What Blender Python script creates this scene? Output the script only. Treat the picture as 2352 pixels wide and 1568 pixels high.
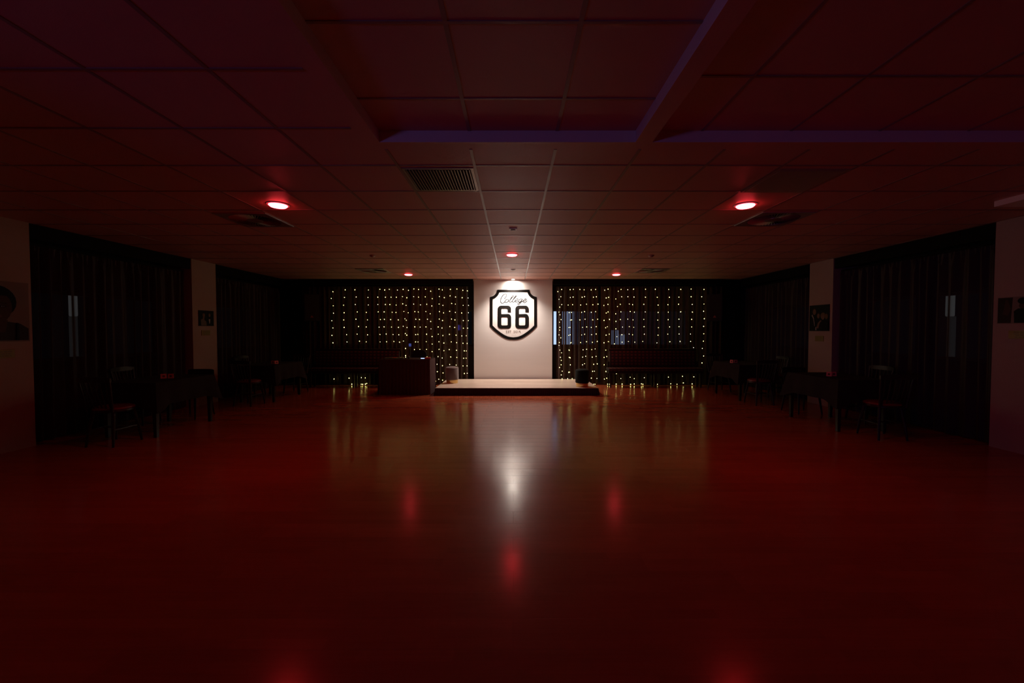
import bpy, bmesh, math, random
from mathutils import Vector, Matrix
random.seed(66)
S = bpy.context.scene
for o in list(bpy.data.objects): bpy.data.objects.remove(o)
COL = S.collection

# ------------------------------------------------------------------ camera, world, exposure
FPX, PITCH, CAMZ = 940.0, 0.028, 1.40
cd = bpy.data.cameras.new('camera'); cd.sensor_width = 36; cd.sensor_fit = 'HORIZONTAL'
cd.lens = FPX / 2352 * 36; cd.shift_x = -2.5 / 2352; cd.clip_start = .05; cd.clip_end = 200
cam = bpy.data.objects.new('camera', cd); COL.objects.link(cam)
cam.location = (0, 0, CAMZ); cam.rotation_euler = (math.pi / 2 - PITCH, 0, 0)
S.camera = cam
w = bpy.data.worlds.new('night'); S.world = w; w.use_nodes = True
w.node_tree.nodes['Background'].inputs[0].default_value = (.25, .35, .6, 1)
w.node_tree.nodes['Background'].inputs[1].default_value = .002
S.view_settings.view_transform = 'Standard'; S.view_settings.look = 'None'
S.view_settings.exposure = 0.0; S.view_settings.gamma = 1; S.view_settings.use_curve_mapping = False

RED_STRENGTH = 30.0
RED_SPOT_WATTS = 17.0
BULB_STRENGTH = 17.0
SPOT_WATTS = 255.0
BLUE_WATTS = 60.0

def lamp_light(name, kind, loc, target, watts, color, **kw):
    l = bpy.data.lights.new(name, kind); l.energy = watts; l.color = color
    for k, v in kw.items(): setattr(l, k, v)
    o = bpy.data.objects.new(name, l); COL.objects.link(o); o.location = loc
    o.rotation_euler = (Vector(target) - Vector(loc)).to_track_quat('-Z', 'Y').to_euler()
    return o
# wall washer in the ceiling just in front of the white wall
lamp_light('wall_spot_light', 'SPOT', (0, 10.16, 2.63), (0, 10.27, .9), SPOT_WATTS, (1, .84, .72),
           spot_size=math.radians(120), spot_blend=.85, shadow_soft_size=.05)
# unseen blue light inferred behind and left of the camera, lights the tray faces
lamp_light('rear_blue_light', 'SPOT', (-3.6, -3.0, 1.5), (1.2, 2.83, 2.85), BLUE_WATTS, (.30, .22, 1), spot_size=math.radians(66), spot_blend=.6, shadow_soft_size=.3)

def ray(px, py):
    x = (px - 1178.5) / FPX; u = (784 - py) / FPX
    c, s = math.cos(PITCH), math.sin(PITCH)
    return Vector((x, c + u * s, u * c - s))
def on_y(px, py, Y):
    r = ray(px, py); t = Y / r.y; return Vector((r.x * t, Y, CAMZ + r.z * t))
def on_x(px, py, X):
    r = ray(px, py); t = X / r.x; return Vector((X, r.y * t, CAMZ + r.z * t))
def on_z(px, py, Z):
    r = ray(px, py); t = (Z - CAMZ) / r.z; return Vector((r.x * t, r.y * t, Z))

# ------------------------------------------------------------------ materials
def mat(name, col, rough=.6, metal=0, spec=.5, noise=0, nscale=20, bump=0, bscale=60, stretch=(1, 1, 1), sheen=0, emit=None, estr=0):
    m = bpy.data.materials.new(name); m.use_nodes = True
    nt = m.node_tree; b = nt.nodes['Principled BSDF']
    b.inputs['Base Color'].default_value = (*col, 1); b.inputs['Roughness'].default_value = rough
    b.inputs['Metallic'].default_value = metal; b.inputs['Specular IOR Level'].default_value = spec
    if sheen: b.inputs['Sheen Weight'].default_value = sheen
    if emit: b.inputs['Emission Color'].default_value = (*emit, 1); b.inputs['Emission Strength'].default_value = estr
    tc = nt.nodes.new('ShaderNodeTexCoord'); mp = nt.nodes.new('ShaderNodeMapping')
    mp.inputs['Scale'].default_value = stretch; nt.links.new(tc.outputs['Object'], mp.inputs[0])
    if noise:
        n = nt.nodes.new('ShaderNodeTexNoise'); n.inputs['Scale'].default_value = nscale; n.inputs['Detail'].default_value = 4
        nt.links.new(mp.outputs[0], n.inputs['Vector'])
        mx = nt.nodes.new('ShaderNodeMix'); mx.data_type = 'RGBA'
        mx.inputs[6].default_value = (*[c * (1 - noise) for c in col], 1); mx.inputs[7].default_value = (*[min(1, c * (1 + noise)) for c in col], 1)
        nt.links.new(n.outputs[0], mx.inputs[0]); nt.links.new(mx.outputs[2], b.inputs['Base Color'])
    if bump:
        n = nt.nodes.new('ShaderNodeTexNoise'); n.inputs['Scale'].default_value = bscale; n.inputs['Detail'].default_value = 3
        nt.links.new(mp.outputs[0], n.inputs['Vector'])
        bp = nt.nodes.new('ShaderNodeBump'); bp.inputs['Strength'].default_value = bump; bp.inputs['Distance'].default_value = .01
        nt.links.new(n.outputs[0], bp.inputs['Height']); nt.links.new(bp.outputs[0], b.inputs['Normal'])
    return m

def emis(name, col, strength):
    m = bpy.data.materials.new(name); m.use_nodes = True; nt = m.node_tree; nt.nodes.clear()
    e = nt.nodes.new('ShaderNodeEmission'); e.inputs[0].default_value = (*col, 1); e.inputs[1].default_value = strength
    o = nt.nodes.new('ShaderNodeOutputMaterial'); nt.links.new(e.outputs[0], o.inputs[0]); return m

def wood_floor(name, base_a, base_b, plank=.195, length=1.25, rough=.19, bumpd=.0004):
    m = bpy.data.materials.new(name); m.use_nodes = True; nt = m.node_tree; b = nt.nodes['Principled BSDF']
    b.inputs['Specular IOR Level'].default_value = .36
    tc = nt.nodes.new('ShaderNodeTexCoord')
    br = nt.nodes.new('ShaderNodeTexBrick'); br.offset = .37; br.squash = 1
    br.inputs['Color1'].default_value = (.15, .15, .15, 1); br.inputs['Color2'].default_value = (.85, .85, .85, 1)
    br.inputs['Mortar'].default_value = (0, 0, 0, 1)
    br.inputs['Scale'].default_value = 1; br.inputs['Mortar Size'].default_value = .0012; br.inputs['Mortar Smooth'].default_value = .3
    br.inputs['Brick Width'].default_value = length; br.inputs['Row Height'].default_value = plank; br.inputs['Bias'].default_value = 0
    nt.links.new(tc.outputs['Object'], br.inputs['Vector'])
    br2 = nt.nodes.new('ShaderNodeTexBrick'); br2.offset = .61
    br2.inputs['Color1'].default_value = (.25, .25, .25, 1); br2.inputs['Color2'].default_value = (.75, .75, .75, 1)
    br2.inputs['Mortar'].default_value = (.3, .3, .3, 1)
    br2.inputs['Scale'].default_value = 1; br2.inputs['Mortar Size'].default_value = .0006
    br2.inputs['Brick Width'].default_value = .42; br2.inputs['Row Height'].default_value = plank / 3
    nt.links.new(tc.outputs['Object'], br2.inputs['Vector'])
    mp = nt.nodes.new('ShaderNodeMapping'); mp.inputs['Scale'].default_value = (1.2, 34, 1)
    nt.links.new(tc.outputs['Object'], mp.inputs[0])
    gr = nt.nodes.new('ShaderNodeTexNoise'); gr.inputs['Scale'].default_value = 2.2; gr.inputs['Detail'].default_value = 6
    nt.links.new(mp.outputs[0], gr.inputs['Vector'])
    def math_(op, a, bb):
        n = nt.nodes.new('ShaderNodeMath'); n.operation = op
        for i, v in enumerate((a, bb)):
            if hasattr(v, 'links'): nt.links.new(v, n.inputs[i])
            else: n.inputs[i].default_value = v
        return n.outputs[0]
    v = math_('ADD', math_('MULTIPLY', br.outputs['Color'], .3), math_('MULTIPLY', br2.outputs['Color'], .35))
    v = math_('ADD', v, math_('MULTIPLY', gr.outputs[0], .4))
    mx = nt.nodes.new('ShaderNodeMix'); mx.data_type = 'RGBA'
    mx.inputs[6].default_value = (*base_a, 1); mx.inputs[7].default_value = (*base_b, 1)
    nt.links.new(v, mx.inputs[0]); nt.links.new(mx.outputs[2], b.inputs['Base Color'])
    # worn varnish: gentle waviness across the boards, bevels at the joints, fine scratches
    mp2 = nt.nodes.new('ShaderNodeMapping'); mp2.inputs['Scale'].default_value = (.5, 9, 1)
    nt.links.new(tc.outputs['Object'], mp2.inputs[0])
    n2 = nt.nodes.new('ShaderNodeTexNoise'); n2.inputs['Scale'].default_value = 3; n2.inputs['Detail'].default_value = 2
    nt.links.new(mp2.outputs[0], n2.inputs['Vector'])
    h = math_('ADD', math_('MULTIPLY', br.outputs['Fac'], -1.4), math_('MULTIPLY', n2.outputs[0], .07))
    h = math_('ADD', h, math_('MULTIPLY', gr.outputs[0], .30))
    bp = nt.nodes.new('ShaderNodeBump'); bp.inputs['Strength'].default_value = 1; bp.inputs['Distance'].default_value = bumpd
    nt.links.new(h, bp.inputs['Height']); nt.links.new(bp.outputs[0], b.inputs['Normal'])
    n3 = nt.nodes.new('ShaderNodeTexNoise'); n3.inputs['Scale'].default_value = 2.3; n3.inputs['Detail'].default_value = 5
    nt.links.new(tc.outputs['Object'], n3.inputs['Vector'])
    nt.links.new(math_('ADD', math_('MULTIPLY', n3.outputs[0], .08), rough - .04), b.inputs['Roughness'])
    return m

def curtain_mat(name, col, clear):
    """woven cloth, let through by a share of straight light and some scattered light"""
    m = bpy.data.materials.new(name); m.use_nodes = True; nt = m.node_tree; b = nt.nodes['Principled BSDF']
    b.inputs['Base Color'].default_value = (*col, 1); b.inputs['Roughness'].default_value = .55; b.inputs['Specular IOR Level'].default_value = .25
    tc = nt.nodes.new('ShaderNodeTexCoord'); n = nt.nodes.new('ShaderNodeTexNoise'); n.inputs['Scale'].default_value = 240
    nt.links.new(tc.outputs['Object'], n.inputs['Vector'])
    bp = nt.nodes.new('ShaderNodeBump'); bp.inputs['Strength'].default_value = .3; bp.inputs['Distance'].default_value = .002
    nt.links.new(n.outputs[0], bp.inputs['Height']); nt.links.new(bp.outputs[0], b.inputs['Normal'])
    t = nt.nodes.new('ShaderNodeBsdfTransparent'); t.inputs[0].default_value = (.95, .9, .85, 1)
    mx = nt.nodes.new('ShaderNodeMixShader')
    # a weave lets light straight through only when crossed squarely: folds seen edge-on close up
    lw = nt.nodes.new('ShaderNodeLayerWeight'); lw.inputs['Blend'].default_value = .5
    mr = nt.nodes.new('ShaderNodeMapRange'); mr.inputs['From Min'].default_value = .01; mr.inputs['From Max'].default_value = .34
    mr.inputs['To Min'].default_value = clear; mr.inputs['To Max'].default_value = 0
    nt.links.new(lw.outputs['Facing'], mr.inputs[0]); nt.links.new(mr.outputs[0], mx.inputs[0])
    nt.links.new(b.outputs[0], mx.inputs[1]); nt.links.new(t.outputs[0], mx.inputs[2])
    nt.links.new(mx.outputs[0], nt.nodes['Material Output'].inputs[0]); return m

def pattern_fabric(name, a, c):
    m = bpy.data.materials.new(name); m.use_nodes = True; nt = m.node_tree; b = nt.nodes['Principled BSDF']
    tc = nt.nodes.new('ShaderNodeTexCoord')
    mp = nt.nodes.new('ShaderNodeMapping'); mp.inputs['Rotation'].default_value = (0, 0, 0)
    nt.links.new(tc.outputs['Object'], mp.inputs[0])
    w1 = nt.nodes.new('ShaderNodeTexWave'); w1.bands_direction = 'X'; w1.inputs['Scale'].default_value = 3.3; w1.inputs['Distortion'].default_value = 0
    w2 = nt.nodes.new('ShaderNodeTexWave'); w2.bands_direction = 'Z'; w2.inputs['Scale'].default_value = 4.2; w2.inputs['Distortion'].default_value = 0
    for q in (w1, w2): nt.links.new(mp.outputs[0], q.inputs['Vector'])
    mu = nt.nodes.new('ShaderNodeMath'); mu.operation = 'MULTIPLY'
    nt.links.new(w1.outputs['Fac'], mu.inputs[0]); nt.links.new(w2.outputs['Fac'], mu.inputs[1])
    rp = nt.nodes.new('ShaderNodeValToRGB'); rp.color_ramp.elements[0].position = .3; rp.color_ramp.elements[1].position = .5
    rp.color_ramp.elements[0].color = (*a, 1); rp.color_ramp.elements[1].color = (*c, 1)
    nt.links.new(mu.outputs[0], rp.inputs[0]); nt.links.new(rp.outputs[0], b.inputs['Base Color'])
    b.inputs['Roughness'].default_value = .8; return m

M = dict(
    floor=wood_floor('laminate_floor', (.24, .055, .024), (.52, .130, .052)),
    stage=wood_floor('stage_boards', (.36, .25, .20), (.78, .66, .56), plank=.3, length=1.9, rough=.33, bumpd=.0004),
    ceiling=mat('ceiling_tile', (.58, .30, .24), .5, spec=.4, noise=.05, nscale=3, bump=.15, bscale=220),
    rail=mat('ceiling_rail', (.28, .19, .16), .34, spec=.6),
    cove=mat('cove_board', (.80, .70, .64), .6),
    wall=mat('painted_wall', (.42, .33, .27), .75, spec=.3, noise=.03, nscale=4, bump=.2, bscale=90),
    pier=mat('painted_pier', (.84, .82, .81), .7, spec=.3, noise=.03, nscale=2.5, bump=.15, bscale=60, stretch=(.3, 1, 6)),
    dark=mat('black_board', (.005, .0045, .0045), .75, spec=.12), darkwall=mat('dark_wall', (.03, .027, .026), .8),
    frame=mat('window_frame', (.08, .08, .085), .4), black=mat('black_paint', (.012, .010, .010), .45, spec=.3),
    vinyl=mat('black_lettering', (.0035, .0025, .0022), .6, spec=.15), vinyl_grey=mat('grey_lettering', (.22, .18, .16), .6),
    wood=mat('dark_chair_wood', (.020, .015, .013), .38, spec=.4, noise=.3, nscale=8, stretch=(1, 1, .2)),
    wood_brown=mat('brown_wood', (.06, .035, .025), .4, noise=.3, nscale=8),
    red_vinyl=mat('red_seat', (.17, .02, .022), .45, bump=.2, bscale=80),
    cloth=mat('black_cloth', (.022, .018, .017), .9, spec=.2, bump=.4, bscale=150),
    pleat=mat('stage_skirt', (.045, .024, .030), .9, spec=.2, bump=.3, bscale=200),
    desk_cloth=mat('desk_cloth', (.085, .044, .044), .9, spec=.2, bump=.3, bscale=200),
    velvet_taupe=mat('velvet_taupe', (.13, .090, .085), .85, sheen=.35, bump=.2, bscale=300),
    velvet_green=mat('velvet_green', (.005, .011, .009), .85, spec=.2, sheen=.02, bump=.2, bscale=300),
    brass=mat('brass_band', (.75, .52, .22), .28, metal=1),
    steel=mat('brushed_steel', (.55, .54, .52), .25, metal=1), lamp_trim=mat('white_trim', (.7, .66, .62), .5),
    vent=mat('vent_metal', (.30, .27, .25), .3, metal=.7), duct=mat('duct_inside', (.006, .006, .006), .9),
    vent_beige=mat('beige_grille', (.34, .29, .18), .5), diffuser=mat('diffuser_metal', (.42, .38, .36), .28, metal=.55),
    speaker=mat('speaker_cabinet', (.012, .012, .012), .5), badge=mat('badge', (.5, .18, .10), .4, metal=.5),
    gold=mat('gold_plaque', (.24, .18, .04), .5, metal=.2), gold_text=mat('plaque_text', (.08, .055, .015), .5),
    card_red=mat('pink_card', (.75, .25, .25), .6), card_dark=mat('card_print', (.12, .015, .02), .6),
    plastic=mat('dark_plastic', (.015, .015, .017), .3), plastic_red=mat('red_plastic', (.75, .10, .06), .35),
    p_bg=mat('print_grey', (.24, .19, .16), .6, spec=.15), p_black=mat('print_black', (.004, .004, .004), .6, spec=.15),
    p_green=mat('print_dark_green', (.006, .010, .006), .6, spec=.15), p_skin=mat('print_skin', (.17, .065, .035), .5),
    p_skin_dark=mat('print_deep_skin', (.075, .034, .022), .6, spec=.15), p_shade=mat('print_shade', (.030, .014, .011), .6, spec=.15),
    p_white=mat('print_white', (.32, .28, .26), .5), p_dress=mat('print_dress', (.12, .07, .045), .5), p_lip=mat('print_lip', (.16, .065, .05), .6, spec=.15),
    p_blond=mat('print_blond', (.16, .10, .04), .6, spec=.15),
    wire=mat('fairy_wire', (.03, .035, .02), .4), outside=mat('outside_plaster', (.04, .045, .05), .8),
    bench=pattern_fabric('bench_fabric', (.022, .009, .008), (.11, .028, .018)),
    curtain=curtain_mat('curtain_cloth', (.045, .024, .018), .26), side_curtain=curtain_mat('side_curtain_cloth', (.045, .034, .030), .26),
    sheer=curtain_mat('sheer_curtain_cloth', (.050, .027, .021), .50),
    red_lamp=emis('red_lamp', (1, .038, .05), RED_STRENGTH), bulb=emis('warm_bulb', (1, .91, .27), BULB_STRENGTH),
    white_lamp=emis('white_lamp', (1, .88, .76), 1000), blue_screen=emis('blue_screen', (.12, .16, .60), .35), phone=emis('phone_screen', (.45, .6, 1), 2.0),
    glow_bright=emis('panel_glow_bright', (.55, .70, 1), 1.1), glow_mid=emis('panel_glow_mid', (.10, .15, .30), .16), glow_dim=emis('panel_glow_dim', (.08, .13, .22), .07),
    glow_pale=emis('panel_glow_pale', (.40, .52, .85), .62), street=emis('street_light', (.6, .62, .64), .16), glow_fade=emis('streak_fade', (.6, .62, .64), .04), green_l=emis('green_light', (.35, .6, .12), .9),
    blue_l=emis('blue_lamp', (.12, .10, .9), 1.2), glow_faint=emis('panel_glow_faint', (.12, .14, .17), .015))
gl = bpy.data.materials.new('window_glass'); gl.use_nodes = True; nt = gl.node_tree
g = nt.nodes['Principled BSDF']; g.inputs['Base Color'].default_value = (.9, .95, 1, 1); g.inputs['Roughness'].default_value = .02
g.inputs['Transmission Weight'].default_value = 1; g.inputs['IOR'].default_value = 1.02
M['glass'] = gl

# ------------------------------------------------------------------ mesh helpers
class MB:
    def __init__(s): s.v = []; s.f = []; s.m = []; s.k = 0
    def mesh(s, vs, fs):
        n = len(s.v); s.v += [tuple(p) for p in vs]; s.f += [tuple(i + n for i in f) for f in fs]; s.m += [s.k] * len(fs); return s
    def box(s, x0, x1, y0, y1, z0, z1, T=None, bev=0):
        if bev:
            bm = bmesh.new(); bmesh.ops.create_cube(bm, size=1)
            for v in bm.verts: v.co = Vector(((x0 + x1) / 2 + v.co.x * (x1 - x0), (y0 + y1) / 2 + v.co.y * (y1 - y0), (z0 + z1) / 2 + v.co.z * (z1 - z0)))
            bmesh.ops.bevel(bm, geom=bm.edges[:], offset=bev, segments=3, affect='EDGES', profile=.5)
            bm.verts.index_update(); vs = [v.co.copy() for v in bm.verts]; fs = [[v.index for v in f.verts] for f in bm.faces]; bm.free()
        else:
            vs = [Vector((x, y, z)) for z in (z0, z1) for y in (y0, y1) for x in (x0, x1)]
            fs = [(0, 2, 3, 1), (4, 5, 7, 6), (0, 1, 5, 4), (2, 6, 7, 3), (0, 4, 6, 2), (1, 3, 7, 5)]
        if T: vs = [T @ v for v in vs]
        return s.mesh(vs, fs)
    def quad(s, a, b, c, d): return s.mesh([a, b, c, d], [(0, 1, 2, 3)])
    def tube(s, pts, r, n=10, closed=False, cap=True, up=Vector((0, 0, 1))):
        pts = [Vector(p) for p in pts]; R = r if isinstance(r, (list, tuple)) else [r] * len(pts); vs = []; fs = []; L = len(pts)
        pu = None
        for i, p in enumerate(pts):
            a = pts[i - 1] if i else (pts[-1] if closed else p); b = pts[(i + 1) % L] if (i < L - 1 or closed) else p
            d = (b - a).normalized()
            if pu is None:
                u = d.cross(up if abs(d.dot(up)) < .95 else Vector((1, 0, 0))).normalized()
            else:
                u = (pu - d * pu.dot(d)).normalized()
            pu = u; w_ = d.cross(u)
            for j in range(n):
                t = 2 * math.pi * j / n; vs.append(p + (u * math.cos(t) + w_ * math.sin(t)) * R[i])
        for i in range(L if closed else L - 1):
            for j in range(n):
                k = (j + 1) % n; i2 = (i + 1) % L
                fs.append((i * n + j, i * n + k, i2 * n + k, i2 * n + j))
        if cap and not closed: fs += [tuple(range(n))[::-1], tuple((L - 1) * n + j for j in range(n))]
        return s.mesh(vs, fs)
    def lathe(s, prof, c=(0, 0, 0), n=40, cap=True):
        vs = []; fs = []; c = Vector(c)
        for r, z in prof:
            for j in range(n):
                t = 2 * math.pi * j / n; vs.append(c + Vector((r * math.cos(t), r * math.sin(t), z)))
        for i in range(len(prof) - 1):
            for j in range(n):
                k = (j + 1) % n; fs.append((i * n + j, i * n + k, (i + 1) * n + k, (i + 1) * n + j))
        if cap: fs += [tuple(range(n))[::-1], tuple((len(prof) - 1) * n + j for j in range(n))]
        return s.mesh(vs, fs)
    def build(s, name, mats, parent=None, smooth=False, loc=None):
        me = bpy.data.meshes.new(name); me.from_pydata(s.v, [], s.f)
        ml = mats if isinstance(mats, (list, tuple)) else [mats]
        for q in ml: me.materials.append(q)
        for p, k in zip(me.polygons, s.m): p.material_index = k
        bm = bmesh.new(); bm.from_mesh(me); bmesh.ops.recalc_face_normals(bm, faces=bm.faces[:]); bm.to_mesh(me); bm.free()
        if smooth:
            for p in me.polygons: p.use_smooth = True
            try: me.set_sharp_from_angle(angle=math.radians(40))
            except Exception: pass
        o = bpy.data.objects.new(name, me); COL.objects.link(o)
        if parent: o.parent = parent
        if loc: o.location = loc
        return o

def tag(o, label=None, cat=None, group=None, kind=None):
    if label: o['label'] = label
    if cat: o['category'] = cat
    if group: o['group'] = group
    if kind: o['kind'] = kind
    return o
def empty(name, loc, rz=0, label=None, cat=None, group=None):
    o = bpy.data.objects.new(name, None); COL.objects.link(o); o.location = loc; o.rotation_euler = (0, 0, rz)
    o.empty_display_size = .1
    return tag(o, label, cat, group)
def struct(o, label=None): o['kind'] = 'structure'; return tag(o, label)
def copy_tree(o, parent=None):
    c = o.copy(); COL.objects.link(c); c.parent = parent
    for ch in [q for q in bpy.data.objects if q.parent == o]: copy_tree(ch, c)
    return c

# ------------------------------------------------------------------ room shell
H = 2.681; TH = H + .078                 # ceiling and raised tray heights
XL, XR = -5.79, 5.74                     # inner faces of the side walls
YB = 10.80                               # outer back wall
PY = 10.45                               # face of the white pier
m = MB(); m.box(-6.6, 6.6, -6.2, 11.2, -.1, 0); struct(m.build('floor', M['floor']), 'reddish brown laminate floor with boards running across the room')

# ceiling with two raised trays
TC = (-.914, .836); TR = (.950, 4.75); TY = 2.83
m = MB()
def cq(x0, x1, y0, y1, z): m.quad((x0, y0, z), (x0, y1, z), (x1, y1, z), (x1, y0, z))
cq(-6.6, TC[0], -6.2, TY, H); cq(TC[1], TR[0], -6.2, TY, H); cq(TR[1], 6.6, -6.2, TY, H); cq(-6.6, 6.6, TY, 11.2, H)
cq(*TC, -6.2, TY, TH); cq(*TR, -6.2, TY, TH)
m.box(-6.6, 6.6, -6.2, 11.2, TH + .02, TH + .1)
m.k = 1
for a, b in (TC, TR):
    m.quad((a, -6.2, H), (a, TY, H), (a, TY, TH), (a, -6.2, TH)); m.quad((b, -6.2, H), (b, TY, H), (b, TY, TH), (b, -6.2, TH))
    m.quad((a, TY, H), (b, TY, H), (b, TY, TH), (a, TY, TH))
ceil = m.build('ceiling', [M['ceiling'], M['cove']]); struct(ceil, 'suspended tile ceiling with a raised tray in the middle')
# exposed rails of the tile grid
ROWS = [3.224 + .59 * k for k in range(-15, 13)]
m = MB()
def rail_x(y, x0, x1, z, wd=.016): m.box(x0, x1, y - wd / 2, y + wd / 2, z - .004, z + .002)
def rail_y(x, y0, y1, z, wd=.022): m.box(x - wd / 2, x + wd / 2, y0, y1, z - .0035, z + .002)
for y in ROWS:
    if y > 2.93: rail_x(y, XL - .2, XR + .2, H)
    elif y > -6: rail_x(y, XL - .2, -1.03, H)
k = -9
while k <= 9:
    for sgn in (1,):
        x = .3 + .6 * k if k >= 0 else -.3 + .6 * (k + 1)
        rail_y(x, 2.94, 10.45 if abs(x) < 1 else 10.6, H)
        if x < -1.1: rail_y(x, -6, 2.94, H)
    k += 1
for x in (-.3, .3): rail_y(x, -6, TY, TH)
for y in [2.444 - .6 * i for i in range(14)]: rail_x(y, *TC, TH)
for x in [1.29 + .605 * i for i in range(6)]: rail_y(x, -6, TY, TH, .018)
for y in [2.23 - .6 * i for i in range(13)]: rail_x(y, *TR, TH)
m.build('ceiling_grid', M['rail'], ceil)

# white pier with the sign, outer back wall with windows
WZ0, WZ1 = .97, 1.94
def wall_with_windows(mb, axis, c0, c1, a0, a1, wins, z0=0, z1=H):
    """wall slab between c0..c1 in depth running a0..a1, with openings wins=[(s,e)]"""
    def bx(s, e, zz0, zz1):
        if axis == 'x': mb.box(s, e, c0, c1, zz0, zz1)
        else: mb.box(c0, c1, s, e, zz0, zz1)
    bx(a0, a1, z0, WZ0); bx(a0, a1, WZ1, z1); cur = a0
    for s, e in wins:
        if s > cur: bx(cur, s, WZ0, WZ1)
        cur = e
    if cur < a1: bx(cur, a1, WZ0, WZ1)
BW = [(-4.6, -3.05), (-2.65, -1.05), (1.03, 2.22), (2.50, 4.62)]
m = MB(); wall_with_windows(m, 'x', YB, YB + .2, -6.6, 6.6, BW)
m.k = 1; m.box(-1.0, 1.0, PY, YB, 0, H)
struct(m.build('wall_back', [M['darkwall'], M['pier']]), 'dark rear wall with the white pier behind the stage')
LW = [(5.15, 6.15), (6.3, 7.3), (8.15, 10.1)]
for nm, X, sg in (('wall_left', XL, -1), ('wall_right', XR, 1)):
    m = MB(); a, b = sorted((X, X + sg * .45))
    m.box(a, b, -6.2, 4.93 if sg < 0 else 4.90, 0, H)
    p0, p1 = (7.40, 8.00) if sg < 0 else (7.366, 7.95)
    m.box(a, b, p0, p1, 0, H)
    m.k = 1; a, b = sorted((X + sg * .45, X + sg * .65)); wall_with_windows(m, 'y', a, b, -6.2, 11.2, LW)
    struct(m.build(nm, [M['wall'], M['darkwall']]), 'pale %s side wall and pillar between dark curtained bays' % nm[5:])
m = MB(); m.box(-6.6, 6.6, -6.4, -6.2, 0, H); struct(m.build('wall_front', M['darkwall']), 'dark wall behind the viewer')
# windows
wi = 0
def window(axis, s, e, c):
    global wi; wi += 1
    m = MB(); t = .045
    def bx(a, b, z0, z1, d=.035):
        if axis == 'x': m.box(a, b, c - d, c + d, z0, z1)
        else: m.box(c - d, c + d, a, b, z0, z1)
    bx(s, e, WZ0, WZ0 + t); bx(s, e, WZ1 - t, WZ1); bx(s, s + t, WZ0 + t, WZ1 - t); bx(e - t, e, WZ0 + t, WZ1 - t)
    f = struct(m.build('window_%d' % wi, M['frame']), 'dark framed window hidden behind curtains')
    m = MB(); q = .004
    if axis == 'x': m.box(s + t, e - t, c - q, c + q, WZ0 + t, WZ1 - t)
    else: m.box(c - q, c + q, s + t, e - t, WZ0 + t, WZ1 - t)
    m.build('glass_pane', M['glass'], f)
for s, e in BW: window('x', s, e, YB + .1)
for s, e in LW: window('y', s, e, XL - .55)
for s, e in LW: window('y', s, e, XR + .55)
# black corner columns and soffit
m = MB(); m.box(-5.76, -5.39, 10.40, 10.8, 0, H); struct(m.build('trim_1', M['dark']), 'black column in the left rear corner')
m = MB(); m.box(5.33, 5.72, 10.40, 10.8, 0, H); struct(m.build('trim_2', M['dark']), 'black column in the right rear corner')
m = MB(); m.box(4.80, XR, -2, 4.12, H - .055, H + .001); struct(m.build('trim_3', M['cove']), 'lowered edge of the ceiling at the right wall')

# ------------------------------------------------------------------ outside, seen through the curtains
def outdoor(name, x0, x1, z0, z1, y, mt, label, cat, depth=.15):
    m = MB(); m.box(x0, x1, y, y + depth, z0, z1, bev=.01); return tag(m.build(name, mt), label, cat)
def PX(px, Y): return (px - 1178.5) / FPX * Y
OY = 13.0  # glowing panels and panes added outside to make the bluish light behind the curtains
outdoor('glow_panel', PX(1255, OY), PX(1278, OY), 0, 3.2, OY, M['glow_bright'], 'brightest bluish glow panel added outside, in the gap beside the white pier', 'glowing_backdrop')
outdoor('glow_panel', PX(1294, OY), PX(1322, OY), 0, 3.0, OY + .2, M['glow_pale'], 'bright blue glow panel added outside, behind the curtain right of the pier', 'glowing_backdrop')
outdoor('glow_panel', PX(1322, OY), PX(1374, OY), 0, 2.9, OY + .4, M['glow_mid'], 'dull blue glow panel added outside, behind the inner right curtain', 'glowing_backdrop')
outdoor('glow_pane', PX(1405, OY), PX(1421, OY), .0, on_y(1406, 758, OY).z, OY, M['glow_pale'], 'tall pale blue glow pane added outside above the bench end', 'glow pane')
outdoor('glow_pane', PX(1423, OY), PX(1438, OY), .0, on_y(1406, 768, OY).z, OY, M['glow_pale'], 'lower pale blue glow pane added outside, next to the tall one', 'glow pane')
outdoor('glow_panel', PX(1438, OY), PX(1475, OY), 0, 3.0, OY + .5, M['glow_mid'], 'dull blue glow panel added outside, above the left part of the right bench', 'glowing_backdrop')
outdoor('glow_panel', PX(1405, OY + .8), PX(1620, OY + .8), -.5, 3.5, OY + .8, M['glow_dim'], 'very dim wide glow panel added outside the right rear window', 'glowing_backdrop')
outdoor('glow_panel', PX(970, OY + .8), PX(1100, OY + .8), -.5, 3.5, OY + .8, M['glow_faint'], 'faint glow panel added outside the left rear window', 'glowing_backdrop')
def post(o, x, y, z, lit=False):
    if lit: m = MB(); m.box(x - .03, x + .03, y - .05, y + .05, z - .75, z); m.build('fade_glow', M['glow_fade'], o); z -= .75  # dim glow piece added below the lantern to imitate its light fading downwards
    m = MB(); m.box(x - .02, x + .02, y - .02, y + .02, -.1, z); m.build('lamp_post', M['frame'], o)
post(outdoor('garden_lamp', PX(1084.5, OY), PX(1088, OY), on_y(1086, 768, OY).z, on_y(1086, 732, OY).z, OY, M['green_l'], 'green yellow glowing lamp outside, in the gap left of the pier', 'lamp'), PX(1086, OY), OY + .07, on_y(1086, 768, OY).z)
post(outdoor('sign_lamp', PX(1051, OY), PX(1057, OY), on_y(1052, 758, OY).z, on_y(1052, 746, OY).z, OY, M['blue_l'], 'small violet blue lamp outside, behind the inner left curtain', 'lamp'), PX(1054, OY), OY + .07, on_y(1052, 758, OY).z)
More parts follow.
